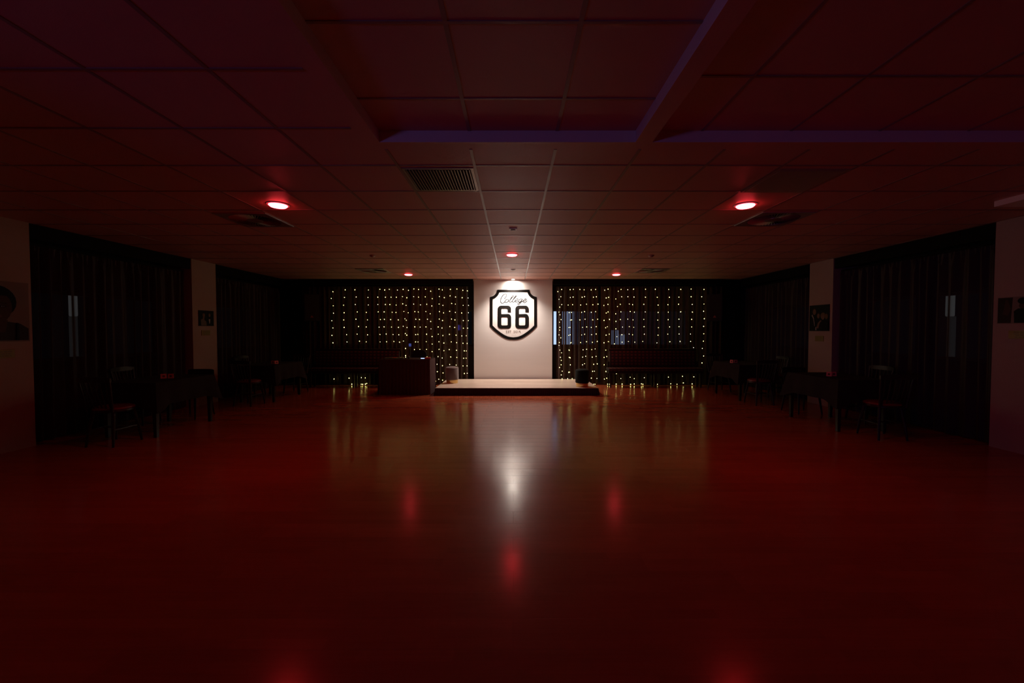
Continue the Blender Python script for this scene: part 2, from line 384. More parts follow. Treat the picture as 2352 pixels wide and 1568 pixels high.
m = MB(); m.box(-8.1, -8.0, *sorted((on_x(168, 700, -8).y, on_x(180, 700, -8).y)), 1.65, 2.3, bev=.02); post(tag(m.build('street_lantern', M['street']), 'greyish street light glow outside the left side window', 'lamp'), -8.05, on_x(167, 700, -8.05).y, 1.65, True)
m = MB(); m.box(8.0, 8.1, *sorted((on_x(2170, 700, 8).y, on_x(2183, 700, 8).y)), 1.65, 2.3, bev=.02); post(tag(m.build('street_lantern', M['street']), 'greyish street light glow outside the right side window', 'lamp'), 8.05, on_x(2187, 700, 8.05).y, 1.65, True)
for sg, nm in ((-1, 'left'), (1, 'right')):
    m = MB(); a, b = sorted((sg * 8.6, sg * 8.7)); m.box(a, b, 5.5, 12.5, 0, 3.2)
    tag(m.build('neighbouring_wall', M['glow_faint']), 'house wall with a faint added glow outside the %s side windows' % nm, 'glowing_backdrop')  # the faint light on this wall is put into its emission colour

# ------------------------------------------------------------------ curtains
def curtain(p0, p1, z0, z1, mt, label, wl=.13, amp=.035, loc_seed=0):
    r = random.Random(loc_seed); p0, p1 = Vector(p0), Vector(p1); L = (p1 - p0).length; d = (p1 - p0) / L; nn = Vector((-d.y, d.x))
    # warped phase gives uneven folds
    N = int(L / .011); ph = []; t = 0
    for i in range(N + 1):
        if i % 8 == 0: f = r.uniform(.72, 1.4); am = r.uniform(.55, 1.15)
        t += 2 * math.pi / wl * (L / N) * f; ph.append((t, am))
    sm = []
    for i in range(N + 1):
        w_ = [ph[j][1] for j in range(max(0, i - 6), min(N, i + 6) + 1)]; sm.append(sum(w_) / len(w_))
    zs = [z1, z1 - .03, z1 - .09, z1 - .2, z1 - .5, (z0 + z1) / 2, z0 + .4, z0]
    mb = MB(); vs = []; fs = []
    for q, z in enumerate(zs):
        k_ = min(1, .45 + .55 * q / 3)
        for i in range(N + 1):
            a = amp * sm[i] * k_
            off = a * math.sin(ph[i][0]) + .35 * a * math.sin(ph[i][0] * .37 + q * .08) + (.008 * math.sin(ph[i][0] * 3.3) if q < 3 else 0)
            p = p0 + d * (L * i / N + .012 * math.sin(ph[i][0] * .21 + q * .25)) + nn * off; vs.append((p.x, p.y, z))
    for q in range(len(zs) - 1):
        for i in range(N): fs.append((q * (N + 1) + i, q * (N + 1) + i + 1, (q + 1) * (N + 1) + i + 1, (q + 1) * (N + 1) + i))
    mb.mesh(vs, fs); o = mb.build('curtain', mt, smooth=True)
    for p in o.data.polygons: p.use_smooth = True
    # header tape sewn along the top
    hb = MB(); hb.box(0, L, -.012, .012, z1 - .002, z1 + .03)
    T = Matrix.Translation((p0.x, p0.y, 0)) @ Matrix.Rotation(math.atan2(d.y, d.x), 4, 'Z')
    hb.v = [tuple(T @ Vector(v)) for v in hb.v]; hb.build('header_tape', M['dark'], o)
    return tag(o, label, 'curtain', 'dark curtains around the room')
CY = 10.42
curtain((-5.37, CY), (-2.66, CY), .02, 2.50, M['curtain'], 'dark pleated curtain behind the left bench and sparse fairy lights', loc_seed=1)
curtain((-2.60, CY - .01), (-1.14, CY), .02, 2.50, M['curtain'], 'dark pleated curtain between the covered desk and the white pier', loc_seed=2)
curtain((1.09, CY), (2.16, CY), .02, 2.50, M['sheer'], 'dark sheer curtain just right of the white pier, bluish window light behind', loc_seed=3)
curtain((2.22, CY), (5.31, CY), .02, 2.50, M['curtain'], 'wide dark curtain behind the right bench', loc_seed=4)
curtain((XL - .12, 5.0), (XL - .12, 7.36), .02, 2.44, M['side_curtain'], 'tall dark curtain on the left side wall nearest the viewer', wl=.15, loc_seed=5)
curtain((XL - .12, 8.04), (XL - .12, 10.36), .02, 2.44, M['side_curtain'], 'dark curtain on the left side wall behind the far table', wl=.14, loc_seed=6)
curtain((XR + .12, 4.95), (XR + .12, 7.33), .02, 2.44, M['side_curtain'], 'tall dark curtain on the right side wall nearest the viewer', wl=.15, loc_seed=7)
curtain((XR + .12, 7.99), (XR + .12, 10.36), .02, 2.44, M['side_curtain'], 'dark curtain on the right side wall behind the far table', wl=.14, loc_seed=8)
def pelmet(x0, x1, y0, y1, z0, z1, label):
    m = MB(); m.box(x0, x1, y0, y1, z0, z1, bev=.004); tag(m.build('curtain_pelmet', M['dark']), label, 'pelmet', 'black pelmets over the curtains')
pelmet(-5.38, -1.01, 10.30, 10.38, 2.545, H - .001, 'black pelmet above the rear curtains left of the white pier')
pelmet(1.01, 5.32, 10.30, 10.38, 2.545, H - .001, 'black pelmet above the rear curtains right of the white pier')
pelmet(XL - .06, XL - .01, 4.94, 7.39, 2.50, H - .001, 'black pelmet on the left side wall nearest the viewer')
pelmet(XL - .06, XL - .01, 8.01, 10.39, 2.50, H - .001, 'black pelmet on the left side wall far bay')
pelmet(XR + .01, XR + .06, 4.91, 7.355, 2.50, H - .001, 'black pelmet on the right side wall nearest the viewer')
pelmet(XR + .01, XR + .06, 7.96, 10.39, 2.50, H - .001, 'black pelmet on the right side wall far bay')

# ------------------------------------------------------------------ ceiling fittings
dl = None
def downlight(x, y, label):
    global dl
    t = empty('red_downlight', (x, y, H), 0, label, 'ceiling light', 'red glowing downlights')
    if dl is None:
        m = MB(); m.lathe([(.086, 0), (.108, 0), (.106, -.006), (.090, -.009), (.086, -.004)], n=48, cap=False); a = m.build('trim_ring', M['lamp_trim'], t, True)
        m = MB(); m.lathe([(.087, -.002), (.086, -.014), (.075, -.024), (.045, -.031), (.001, -.033)], n=48); b = m.build('glowing_lens', M['red_lamp'], t, True)
        dl = (a, b)
    else:
        for q in dl: c = q.copy(); COL.objects.link(c); c.parent = t
    lamp_light('red_cone_light', 'SPOT', (x, y, H - .04), (x, y, 0), RED_SPOT_WATTS * (1 if y > 0 else .2), (1, .016, .012), spot_size=math.radians(136), spot_blend=.9, shadow_soft_size=.07)
for x, y, l in ((-2.40, 4.217, 'glowing red downlight nearest the viewer on the left'), (2.38, 4.23, 'glowing red downlight nearest the viewer on the right'),
                (-.02, 6.98, 'glowing red downlight in the middle, before the white sign'), (-2.405, 9.44, 'glowing red downlight over the left fairy lights'),
                (2.37, 9.44, 'glowing red downlight over the right fairy lights')): downlight(x, y, l)
for x, y, l in ((-2.4, -1.4, 'red downlight behind the viewer on the left'), (2.4, -1.4, 'red downlight behind the viewer on the right')): downlight(x, y, l)

def square_spot(y, label, lit=False):
    t = empty('square_spotlight', (0, y, H), 0, label, 'spotlight', 'square spotlights in the ceiling centre')
    m = MB(); q = .048; w_ = .018
    for a in ((-q, q, -q, -q + w_), (-q, q, q - w_, q), (-q, -q + w_, -q + w_, q - w_), (q - w_, q, -q + w_, q - w_)): m.box(*a, -.012, 0)
    m.build('square_trim', M['lamp_trim'], t)
    m = MB(); m.lathe([(.044, -.001), (.040, -.004), (.030, -.006), (.001, -.007)], n=28); m.build('lamp_face', M['white_lamp'] if lit else M['duct'], t, True)
square_spot(5.22, 'unlit square ceiling spotlight farthest from the sign'); square_spot(8.70, 'unlit square ceiling spotlight between red lamp and white pier')
square_spot(10.31, 'burning white spotlight against the white pier', True)
for x, l in ((-2.41, 'left'), (2.37, 'right')):
    m = MB(); m.lathe([(.05, 0), (.05, -.010), (.038, -.022), (.018, -.035), (.001, -.036)], n=24)
    tag(m.build('smoke_detector', M['diffuser'], None, True, (x, 7.06, H)), 'small round unlit ceiling fitting on the %s before the red lamp' % l, 'detector')

def grille(x0, x1, y0, y1, n, mt, label, wd):
    t = empty('ceiling_vent', ((x0 + x1) / 2, (y0 + y1) / 2, H), 0, label, 'air vent'); hx, hy = (x1 - x0) / 2, (y1 - y0) / 2
    m = MB(); f = .022
    m.box(-hx, hx, -hy, -hy + f, -.006, 0); m.box(-hx, hx, hy - f, hy, -.006, 0); m.box(-hx, -hx + f, -hy + f, hy - f, -.006, 0); m.box(hx - f, hx, -hy + f, hy - f, -.006, 0)
    m.build('vent_frame', mt, t)
    m = MB(); m.box(-hx + f, hx - f, -hy + f, hy - f, -.0012, -.0006); m.build('duct_opening', M['duct'], t)
    m = MB()
    for i in range(n):
        x = -hx + f + (i + .5) * (2 * hx - 2 * f) / n; m.box(x - wd / 2, x + wd / 2, -hy + f, hy - f, -.011, -.002)
    m.build('slats', mt, t)
grille(-.885, -.315, 3.27, 3.79, 22, M['vent'], 'slatted air vent with dark gaps left of the ceiling centre', .007)
grille(2.115, 2.685, 3.29, 3.84, 44, M['vent_beige'], 'beige fine-slatted air vent in the ceiling on the right', .0085)
dif = None
def diffuser(x, y, label):
    global dif
    t = empty('air_diffuser', (x, y, H), 0, label, 'air diffuser', 'square swirl air diffusers')
    if dif is None:
        h = .292; m = MB()
        # plate with a round opening
        n = 64; vs = []; fs = []
        for j in range(n):
            a = 2 * math.pi * j / n; c, s_ = math.cos(a), math.sin(a); k_ = h / max(abs(c), abs(s_))
            vs += [(c * k_, s_ * k_, -.012), (c * .262, s_ * .262, -.012), (c * k_, s_ * k_, 0), (c * .262, s_ * .262, -.001)]
        for j in range(n):
            a, b = 4 * j, 4 * ((j + 1) % n); fs += [(a, b, b + 1, a + 1), (a, a + 2, b + 2, b), (a + 1, b + 1, b + 3, a + 3)]
        m.mesh(vs, fs); p1 = m.build('plate', M['diffuser'], t)
        m = MB()
        for j in range(48):
            a = 2 * math.pi * j / 48; T = Matrix.Rotation(a, 4, 'Z') @ Matrix.Rotation(.7, 4, 'X')
            m.box(.085, .258, -.0075, .0075, -.0115, -.0095, T)
        p2 = m.build('swirl_blades', M['diffuser'], t)
        m = MB(); m.lathe([(.262, -.0015), (.261, -.002), (.001, -.0022)], n=48); p3 = m.build('duct_opening', M['duct'], t)
        m = MB(); m.lathe([(.088, -.004), (.086, -.014), (.06, -.018), (.001, -.019)], n=32); p4 = m.build('centre_cap', M['diffuser'], t, True)
        dif = (p1, p2, p3, p4)
    else:
        for q in dif: c = q.copy(); COL.objects.link(c); c.parent = t
diffuser(-3.0, 4.80, 'swirl air diffuser behind the nearest left red lamp'); diffuser(3.0, 4.76, 'swirl air diffuser behind the nearest right red lamp')
diffuser(-3.0, 8.86, 'swirl air diffuser near the rear wall on the left'); diffuser(2.97, 8.86, 'swirl air diffuser near the rear wall on the right')

# ------------------------------------------------------------------ sign on the white pier
SY = PY - .002
def sp(zx, zy, ox=1060, oy=560, sc=4.354, y=SY):
    return on_y(ox + zx / sc, oy + zy / sc, y)
def flat_shape(name, loops, mt, parent, th=.006):
    """filled outline with holes, standing on the pier"""
    cu = bpy.data.curves.new(name, 'CURVE'); cu.dimensions = '2D'; cu.fill_mode = 'BOTH'; cu.extrude = th / 2
    for L in loops:
        s_ = cu.splines.new('POLY'); s_.points.add(len(L) - 1); s_.use_cyclic_u = True
        for i, p in enumerate(L): s_.points[i].co = (p.x, p.z, 0, 1)
    to = bpy.data.objects.new('tmp', cu); COL.objects.link(to)
    dg = bpy.context.evaluated_depsgraph_get(); dg.update()
    me = bpy.data.meshes.new_from_object(to.evaluated_get(dg)); me.name = name
    bpy.data.objects.remove(to); bpy.data.curves.remove(cu)
    me.transform(Matrix.Translation((0, PY - th / 2 - .0004, 0)) @ Matrix.Rotation(math.pi / 2, 4, 'X'))
    me.materials.clear(); me.materials.append(mt)
    o = bpy.data.objects.new(name, me); COL.objects.link(o); o.parent = parent; return o
def arc(cx, cy, rx, ry, a0, a1, n=10):
    return [(cx + rx * math.cos(math.radians(a0 + (a1 - a0) * i / n)), cy + ry * math.sin(math.radians(a0 + (a1 - a0) * i / n))) for i in range(n + 1)]
def spline(pts, n=8, closed=False):
    out = []; L = len(pts)
    for i in range(L - 1):
        p0, p1, p2, p3 = [Vector(pts[max(0, min(L - 1, i + j))]) for j in (-1, 0, 1, 2)]
        for k_ in range(n):
            t = k_ / n
            out.append(.5 * ((2 * p1) + (-p0 + p2) * t + (2 * p0 - 5 * p1 + 4 * p2 - p3) * t * t + (-p0 + 3 * p1 - 3 * p2 + p3) * t ** 3))
    out.append(Vector(pts[-1])); return out
sign = empty('wall_sign', (0, 0, 0), 0, 'black shield sign reading College 66 EST. 2019 on the white pier', 'sign')
# shield measured in a 12.06x enlargement from (1120, 655)
def sh(pts): return [on_y(1120 + x / 12.06, 655 + y / 12.06, SY) for x, y in pts]
def mirror(half, c=713): return half + [(2 * c - x, y) for x, y in half[::-1]]
outer = [(270, 122)] + [tuple(p) for p in spline([(268, 130), (235, 222), (165, 290), (66, 326)], 6)] + [(64, 1138)] + [tuple(p) for p in spline([(64, 1138), (190, 1268), (400, 1425), (560, 1495), (713, 1512)], 8)]
inner = [(325, 192)] + [tuple(p) for p in spline([(323, 196), (285, 280), (215, 350), (140, 385)], 6)] + [(138, 1112)] + [tuple(p) for p in spline([(138, 1112), (250, 1220), (420, 1345), (570, 1418), (713, 1440)], 8)]
flat_shape('shield_border', [sh(mirror(outer)), sh(mirror(inner))], M['vinyl'], sign)
def six(dx):
    o = [(650, 745)] + [(650, 665)] + arc(560, 660, 92, 98, 0, -90)[0:] + arc(375, 660, 95, 98, -90, -180) + arc(375, 1100, 95, 94, 180, 90) + arc(560, 1100, 92, 94, 90, 0) + \
        arc(560, 890, 92, 98, 0, -90) + [(382, 797)] + arc(415, 680, 33, 36, 180, 270) + arc(520, 680, 35, 36, 270, 360) + [(555, 745)]
    h = arc(408, 905, 28, 28, 180, 270, 6) + arc(528, 905, 28, 28, 270, 360, 6) + arc(528, 1082, 28, 28, 0, 90, 6) + arc(408, 1082, 28, 28, 90, 180, 6)
    flat_shape('numeral', [sh([(x + dx, y) for x, y in o]), sh([(x + dx, y) for x, y in h])], M['vinyl'], sign)
six(0); six(486)
def stroke(name, paths, w2p, r, mt, flat=.25, n=8):
    m = MB()
    for P_ in paths:
        pts = [w2p(*q) for q in P_]; s0 = len(m.v)
        m.tube(pts, r, n=8, up=Vector((0, 1, 0)))
        for i in range(s0, len(m.v)): v = m.v[i]; m.v[i] = (v[0], PY - .0012 + (v[1] - SY) * flat, v[2])
    return m.build(name, mt, sign, True)
def wc(x, y): return on_y(1140 + x / 29.4, 665 + y / 29.4, SY)
C_ = [(535, 625), (580, 575), (640, 505), (680, 420), (678, 340), (640, 295), (585, 290), (500, 335), (410, 430), (335, 560), (295, 680), (290, 790), (320, 870), (370, 912), (430, 920), (500, 885), (570, 815), (640, 705), (710, 650), (775, 650), (808, 700), (795, 780), (740, 840), (660, 875), (603, 845), (595, 780)]
O_ = [(800, 790), (860, 780), (930, 700), (1030, 580), (1110, 500), (1155, 435), (1130, 405), (1060, 460), (960, 620), (895, 730), (880, 800), (920, 850), (980, 840), (1050, 790), (1130, 690), (1230, 580), (1320, 490), (1360, 425), (1330, 410), (1260, 470), (1160, 620), (1090, 740), (1085, 820), (1130, 850), (1190, 835), (1260, 775), (1370, 745), (1445, 690), (1455, 630), (1410, 605), (1330, 660), (1275, 750), (1280, 820), (1340, 850), (1410, 835), (1490, 780), (1540, 700), (1620, 635), (1700, 620), (1750, 640)]
G_ = [(1500, 770), (1510, 830), (1560, 845), (1630, 800), (1710, 720), (1775, 630), (1710, 750), (1640, 870), (1570, 965), (1500, 1005), (1450, 985), (1460, 935), (1530, 905), (1640, 860), (1740, 810), (1810, 770), (1900, 765), (1985, 715), (2015, 650), (1970, 620), (1890, 665), (1820, 750), (1815, 830), (1870, 875), (1940, 870), (2020, 805), (2080, 740)]
stroke('script_lettering', [[tuple(p) for p in spline(q, 6)] for q in (C_, O_, G_)], wc, .0105, M['vinyl'])
def we(x, y): return on_y(1150 + x / 39.2, 755 + y / 39.2, SY)
T0, B0, MM = 160, 345, 252
let = dict(
    E=[[(500, T0), (500, B0)], [(475, T0), (600, T0), (600, T0 + 35)], [(500, MM), (570, MM)], [(475, B0), (605, B0), (605, B0 - 35)]],
    S=[[(775, T0 + 40), (765, T0), (700, T0), (670, T0 + 40), (690, MM - 20), (750, MM + 15), (775, B0 - 45), (740, B0), (680, B0), (660, B0 - 40)]],
    T=[[(820, T0 + 30), (820, T0), (945, T0), (945, T0 + 30)], [(882, T0), (882, B0)], [(855, B0), (910, B0)]], P=[[(1025, B0 - 8), (1035, B0 - 8)]],
    two=[[(1165, T0 + 40), (1190, T0), (1240, T0), (1265, T0 + 45), (1240, MM + 10), (1160, B0), (1270, B0), (1272, B0 - 30)]],
    zero=[[(1390, T0), (1435, T0 + 35), (1450, MM), (1435, B0 - 35), (1390, B0), (1345, B0 - 35), (1330, MM), (1345, T0 + 35), (1390, T0)]],
    one=[[(1515, T0 + 20), (1550, T0), (1550, B0)], [(1520, B0), (1580, B0)]],
    nine=[[(1770, MM - 20), (1730, MM + 10), (1680, MM), (1660, MM - 45), (1680, T0 + 10), (1720, T0), (1760, T0 + 20), (1775, MM - 20), (1765, MM + 40), (1725, B0)]])
for q in let.values(): stroke('letter', q, we, .0044, M['vinyl_grey'])

# ------------------------------------------------------------------ stage
SZ = .158; SX0, SX1, SY0, SY1 = -1.67, 1.83, 8.74, 10.35
t = empty('stage', (0, 0, 0), 0, 'low wooden stage with black pleated skirt before the white pier', 'stage')
m = MB(); m.box(SX0, SX1, SY0, SY1, SZ - .03, SZ, bev=.003); m.build('stage_top', M['stage'], t)
m = MB(); m.box(SX0 + .05, SX1 - .05, SY0 + .06, SY1 - .02, 0, SZ - .03); m.build('stage_base', M['dark'], t)
def skirt(path, z0, z1, mt, name, parent, wl=.03, amp=.008, flare=.035, closed=False):
    """pleated cloth hanging along a plan path; flares a little towards the floor"""
    pts = [];
    P_ = [Vector(p) for p in path]
    if closed: P_.append(P_[0])
    for a, b in zip(P_, P_[1:]):
        n = max(2, int((b - a).length / (wl / 5)))
        for i in range(n): pts.append(a.lerp(b, i / n))
    pts.append(P_[-1]); vs = []; fs = []; N = len(pts); s_ = 0
    cen = sum(P_, Vector((0, 0))) / len(P_)
    norms = []
    for i, p in enumerate(pts):
        a = pts[max(0, i - 1)]; b = pts[min(N - 1, i + 1)]; d = (b - a).normalized(); n_ = Vector((d.y, -d.x))
        if n_.dot(p - cen) < 0: n_ = -n_
        norms.append(n_)
    zs = [z1, z1 - .02, (z0 + z1) / 2, z0]
    for q, z in enumerate(zs):
        s_ = 0
        for i, p in enumerate(pts):
            if i: s_ += (p - pts[i - 1]).length
            k_ = (z1 - z) / (z1 - z0)
            o_ = .004 + amp * (.3 + .7 * k_) * (1 + math.sin(2 * math.pi * s_ / wl + .8 * math.sin(s_ * 5))) + flare * k_ ** 1.6
            v = p + norms[i] * o_; vs.append((v.x, v.y, z))
    for q in range(3):
        for i in range(N - 1): fs.append((q * N + i, q * N + i + 1, (q + 1) * N + i + 1, (q + 1) * N + i))
    m = MB(); m.mesh(vs, fs); return m.build(name, mt, parent, True)
skirt([(SX0, SY1), (SX0, SY0), (SX1, SY0), (SX1, SY1)], .004, SZ - .004, M['pleat'], 'pleated_skirt', t, wl=.045, flare=.02)

def pouf(x, y, z, mt, label, seed):
    t = empty('pouf', (x, y, z), 0, label, 'pouf', 'round velvet poufs on the stage')
    m = MB(); m.lathe([(.132, .002), (.135, .006), (.135, .083), (.132, .086)], n=56); m.build('brass_band', M['brass'], t, True)
    m = MB(); m.lathe([(.130, .084), (.143, .088), (.149, .10), (.149, .335), (.146, .345)], n=56); m.build('velvet_side', mt, t, True)
    m = MB(); m.lathe([(.146, .343), (.150, .350), (.146, .362), (.125, .377), (.08, .386), (.001, .389)], n=56); m.build('seat_cushion', mt, t, True)
pouf(-1.43, 9.58, SZ, M['velvet_taupe'], 'taupe velvet pouf with brass band on the left of the stage', 1)
pouf(1.52, 8.98, SZ, M['velvet_green'], 'dark green velvet pouf with brass band on the right of the stage', 2)

# ------------------------------------------------------------------ covered desk with gear, chair behind
DX0, DX1, DY0, DY1, DZ = -2.90, -1.80, 8.82, 9.42, .765
t = empty('draped_desk', ((DX0 + DX1) / 2, (DY0 + DY1) / 2, 0), 0, 'desk covered to the floor with dark pleated cloth, left of the stage', 'desk')
def rel(o, t_): o.location = -Vector(t_.location); return o
m = MB(); m.box(DX0, DX1, DY0, DY1, DZ - .025, DZ, bev=.006); rel(m.build('desk_top', M['cloth'], t), t)
rel(skirt([(DX0, DY0), (DX1, DY0), (DX1, DY1), (DX0, DY1)], .006, DZ - .005, M['desk_cloth'], 'pleated_cloth', t, wl=.075, amp=.008, flare=.014, closed=True), t)
t = empty('dj_controller', (-2.62, 9.1, DZ), 0, 'flat black mixing console lying on the left of the covered desk', 'mixing console')
m = MB(); m.box(-.24, .22, -.14, .14, .001, .016, bev=.004); m.build('console_body', M['plastic'], t)
for x in (-.15, .13):
    m = MB(); m.lathe([(.062, .017), (.062, .021), (.05, .024), (.001, .025)], (x, 0, 0), n=32); m.build('jog_wheel', M['steel'], t, True)
for i in range(3):
    for j in range(3): m = MB(); m.lathe([(.008, .017), (.007, .027)], (-.035 + .025 * i, -.07 + .06 * j, 0), n=12); m.build('knob', M['plastic_red'], t, True)
t = empty('drinks_bottle', (-2.31, 9.05, DZ), 0, 'small dark bottle beside the mixing console on the covered desk', 'bottle')
m = MB(); m.lathe([(.020, .001), (.022, .005), (.022, .034), (.016, .042), (.009, .050)], n=24); m.build('bottle_body', M['plastic'], t, True)
m = MB(); m.lathe([(.010, .050), (.010, .060), (.008, .062)], n=20); m.build('bottle_cap', M['brass'], t, True)
t = empty('phone', (-1.98, 8.95, DZ), 0, 'phone with a lit bluish white screen on the covered desk', 'phone')
T = Matrix.Rotation(math.radians(-68), 4, 'X')
m = MB(); m.box(-.045, .045, -.004, .004, .004, .026, bev=.002); m.build('phone_case', M['plastic'], t)
m = MB(); m.box(-.040, .040, -.0052, -.0045, .008, .023); m.build('lit_screen', M['phone'], t)
t = empty('effects_box', (-1.865, 8.95, DZ), .15, 'small red box with a lid at the right end of the covered desk', 'box')
m = MB(); m.box(-.06, .055, -.05, .05, .001, .030, bev=.004); m.build('box_body', M['plastic_red'], t)
m = MB(); m.box(-.062, .057, -.052, .052, .030, .038, bev=.003); m.build('box_lid', M['card_red'], t)
# office chair behind the desk
t = empty('office_chair', (-2.21, 9.86, 0), 0, 'black chair with a rounded back standing behind the covered desk', 'chair')
m = MB(); m.box(-.22, .22, -.22, .20, .43, .50, bev=.03); m.build('seat', M['cloth'], t, True)
n = 20; vs = []
prof = [(-.16, .56), (-.18, .75), (-.165, .86), (-.12, .92), (-.05, .94), (.05, .94), (.12, .92), (.165, .86), (.18, .75), (.16, .56)]
for y in (-.245, -.20): vs += [(x, y, z) for x, z in prof]
L = len(prof); m = MB(); m.mesh(vs, [tuple(range(L)), tuple(range(2 * L - 1, L - 1, -1))] + [(i, (i + 1) % L, L + (i + 1) % L, L + i) for i in range(L)]); m.build('backrest', M['cloth'], t)
m = MB(); m.tube([(0, -.19, .60), (0, -.17, .50), (0, -.12, .44)], .018); m.tube([(0, 0, .43), (0, 0, .09)], .025); m.build('column', M['steel'], t, True)
for i in range(5):
    a = 2 * math.pi * i / 5; m = MB(); m.tube([(0, 0, .10), (.24 * math.cos(a), .24 * math.sin(a), .065)], [.022, .014]); lg = m.build('base_arm', M['plastic'], t, True)
    m = MB(); m.lathe([(.006, -.028), (.024, -.02), (.028, 0), (.024, .02), (.006, .028)], n=16)
    m.v = [tuple(Matrix.Translation((.25 * math.cos(a), .25 * math.sin(a), .030)) @ Matrix.Rotation(a, 4, 'Z') @ Matrix.Rotation(math.pi / 2, 4, 'X') @ Vector(v)) for v in m.v]; m.build('castor', M['plastic'], lg, True)
# small blue screen on a slim stand
p = on_y(942, 792, 10.22)
t = empty('screen_stand', (p.x, p.y, 0), 0, 'slim stand with a tiny glowing blue screen behind the covered desk', 'stand')
m = MB(); m.lathe([(.11, .001), (.11, .012), (.02, .02)], n=28); m.build('base', M['plastic'], t, True)
m = MB(); m.tube([(0, 0, .015), (0, 0, p.z - .04)], .011); m.build('pole', M['plastic'], t, True)
m = MB(); m.box(-.038, .038, -.008, .010, p.z - .046, p.z + .046, bev=.004); m.build('screen_body', M['plastic'], t)
m = MB(); m.box(-.030, .030, -.010, -.0085, p.z - .036, p.z + .036); m.build('blue_display', M['blue_screen'], t)

# ------------------------------------------------------------------ benches
def bench(x0, x1, label):
    cx = (x0 + x1) / 2; hw = (x1 - x0) / 2
    t = empty('upholstered_bench', (cx, 10.0, 0), 0, label, 'bench', 'long patterned benches along the rear wall')
    m = MB(); m.box(-hw, hw, -.13, .17, .405, .475, bev=.025); m.build('seat_cushion', M['bench'], t, True)
    m = MB(); m.box(-hw + .01, hw - .01, -.115, .155, .345, .405, bev=.005); m.build('seat_frame', M['wood'], t)
    T = Matrix.Translation((0, .115, .49)) @ Matrix.Rotation(-.06, 4, 'X')
    m = MB(); m.box(-hw + .08, hw - .08, 0, .06, .0, .395, T, bev=.02); m.build('backrest', M['bench'], t, True)
    m = MB(); m.box(-hw + .06, hw - .06, .004, .062, .395, .45, T, bev=.012); m.build('top_rail', M['wood'], t, True)
    for sx in (-hw + .06, -.02, hw - .06):
        for sy, k_ in ((-.085, 0), (.12, 1)):
            m = MB(); q = .024; m.mesh([(sx + a * s_, sy + b * s_, z) for z, s_ in ((.001, .7), (.345, 1)) for a, b in ((-q, -q), (q, -q), (q, q), (-q, q))], [(3, 2, 1, 0), (4, 5, 6, 7), (0, 1, 5, 4), (1, 2, 6, 5), (2, 3, 7, 6), (3, 0, 4, 7)])
            m.build('leg', M['wood'], t)
    for sx in (-hw + .05, hw - .05):
        m = MB(); m.box(sx - .02, sx + .02, .125, .165, .40, .62, bev=.004); m.build('back_post', M['wood'], t)
bench(-4.98, -2.74, 'long bench with patterned red upholstery left of the covered desk')
bench(2.31, 4.62, 'long bench with patterned red upholstery right of the stage')

# ------------------------------------------------------------------ wall speakers
for X, nm, tx in ((-4.97, 'left', 715), (4.98, 'right', 1641)):
    t = empty('loudspeaker', (X, 10.16, 1.62), .35 if X < 0 else -.35, 'black loudspeaker with small triangle badge high in the %s rear corner' % nm, 'loudspeaker')
    m = MB(); m.mesh([(-.17, -.13, 0), (.17, -.13, 0), (.12, .11, 0), (-.12, .11, 0), (-.17, -.13, .66), (.17, -.13, .66), (.12, .11, .66), (-.12, .11, .66)], [(0, 3, 2, 1), (4, 5, 6, 7), (0, 1, 5, 4), (1, 2, 6, 5), (2, 3, 7, 6), (3, 0, 4, 7)]); m.build('cabinet', M['speaker'], t)
    m = MB(); m.box(-.155, .155, -.142, -.131, .02, .64, bev=.004); g_ = m.build('grille', M['darkwall'], t)
    m = MB(); q = .038; m.mesh([(-q, -.146, .085), (q, -.146, .085), (0, -.146, .142), (-q, -.142, .085), (q, -.142, .085), (0, -.142, .142)], [(0, 1, 2), (5, 4, 3), (0, 3, 4, 1), (1, 4, 5, 2), (2, 5, 3, 0)]); m.build('triangle_badge', M['badge'], g_)
    Ti = (Matrix.Translation(t.location) @ Matrix.Rotation(t.rotation_euler.z, 4, 'Z')).inverted()
    sx = -1 if X < 0 else 1
    m = MB(); m.tube([Ti @ Vector((X + sx * .05, 10.20, 1.95)), Ti @ Vector((X + sx * .28, 10.30, 1.95)), Ti @ Vector((sx * 5.42, 10.405, 1.95))], .022); m.build('bracket', M['dark'], t, True)

# ------------------------------------------------------------------ tables, cloths, chairs
TW, TL, TZ = .70, 1.02, .715
table0 = cloth0 = None
def make_table(label):
    t = empty('dining_table', (0, 0, 0), 0, label, 'table', 'cloth covered dining tables')
    m = MB(); m.box(-TW / 2, TW / 2, -TL / 2, TL / 2, TZ - .03, TZ, bev=.004); m.build('tabletop', M['wood_brown'], t)
    m = MB(); m.box(-TW / 2 + .06, TW / 2 - .06, -TL / 2 + .06, TL / 2 - .06, TZ - .10, TZ - .03); m.build('apron', M['wood'], t)
    for sx in (-1, 1):
        for sy in (-1, 1):
            cx, cy = sx * (TW / 2 - .035), sy * (TL / 2 - .035); m = MB()
            m.mesh([(cx + a * q, cy + b * q, z) for z, q in ((.001, .019), (TZ - .03, .031)) for a, b in ((-1, -1), (1, -1), (1, 1), (-1, 1))], [(3, 2, 1, 0), (4, 5, 6, 7), (0, 1, 5, 4), (1, 2, 6, 5), (2, 3, 7, 6), (3, 0, 4, 7)])
            m.build('leg', M['wood'], t)
    return t
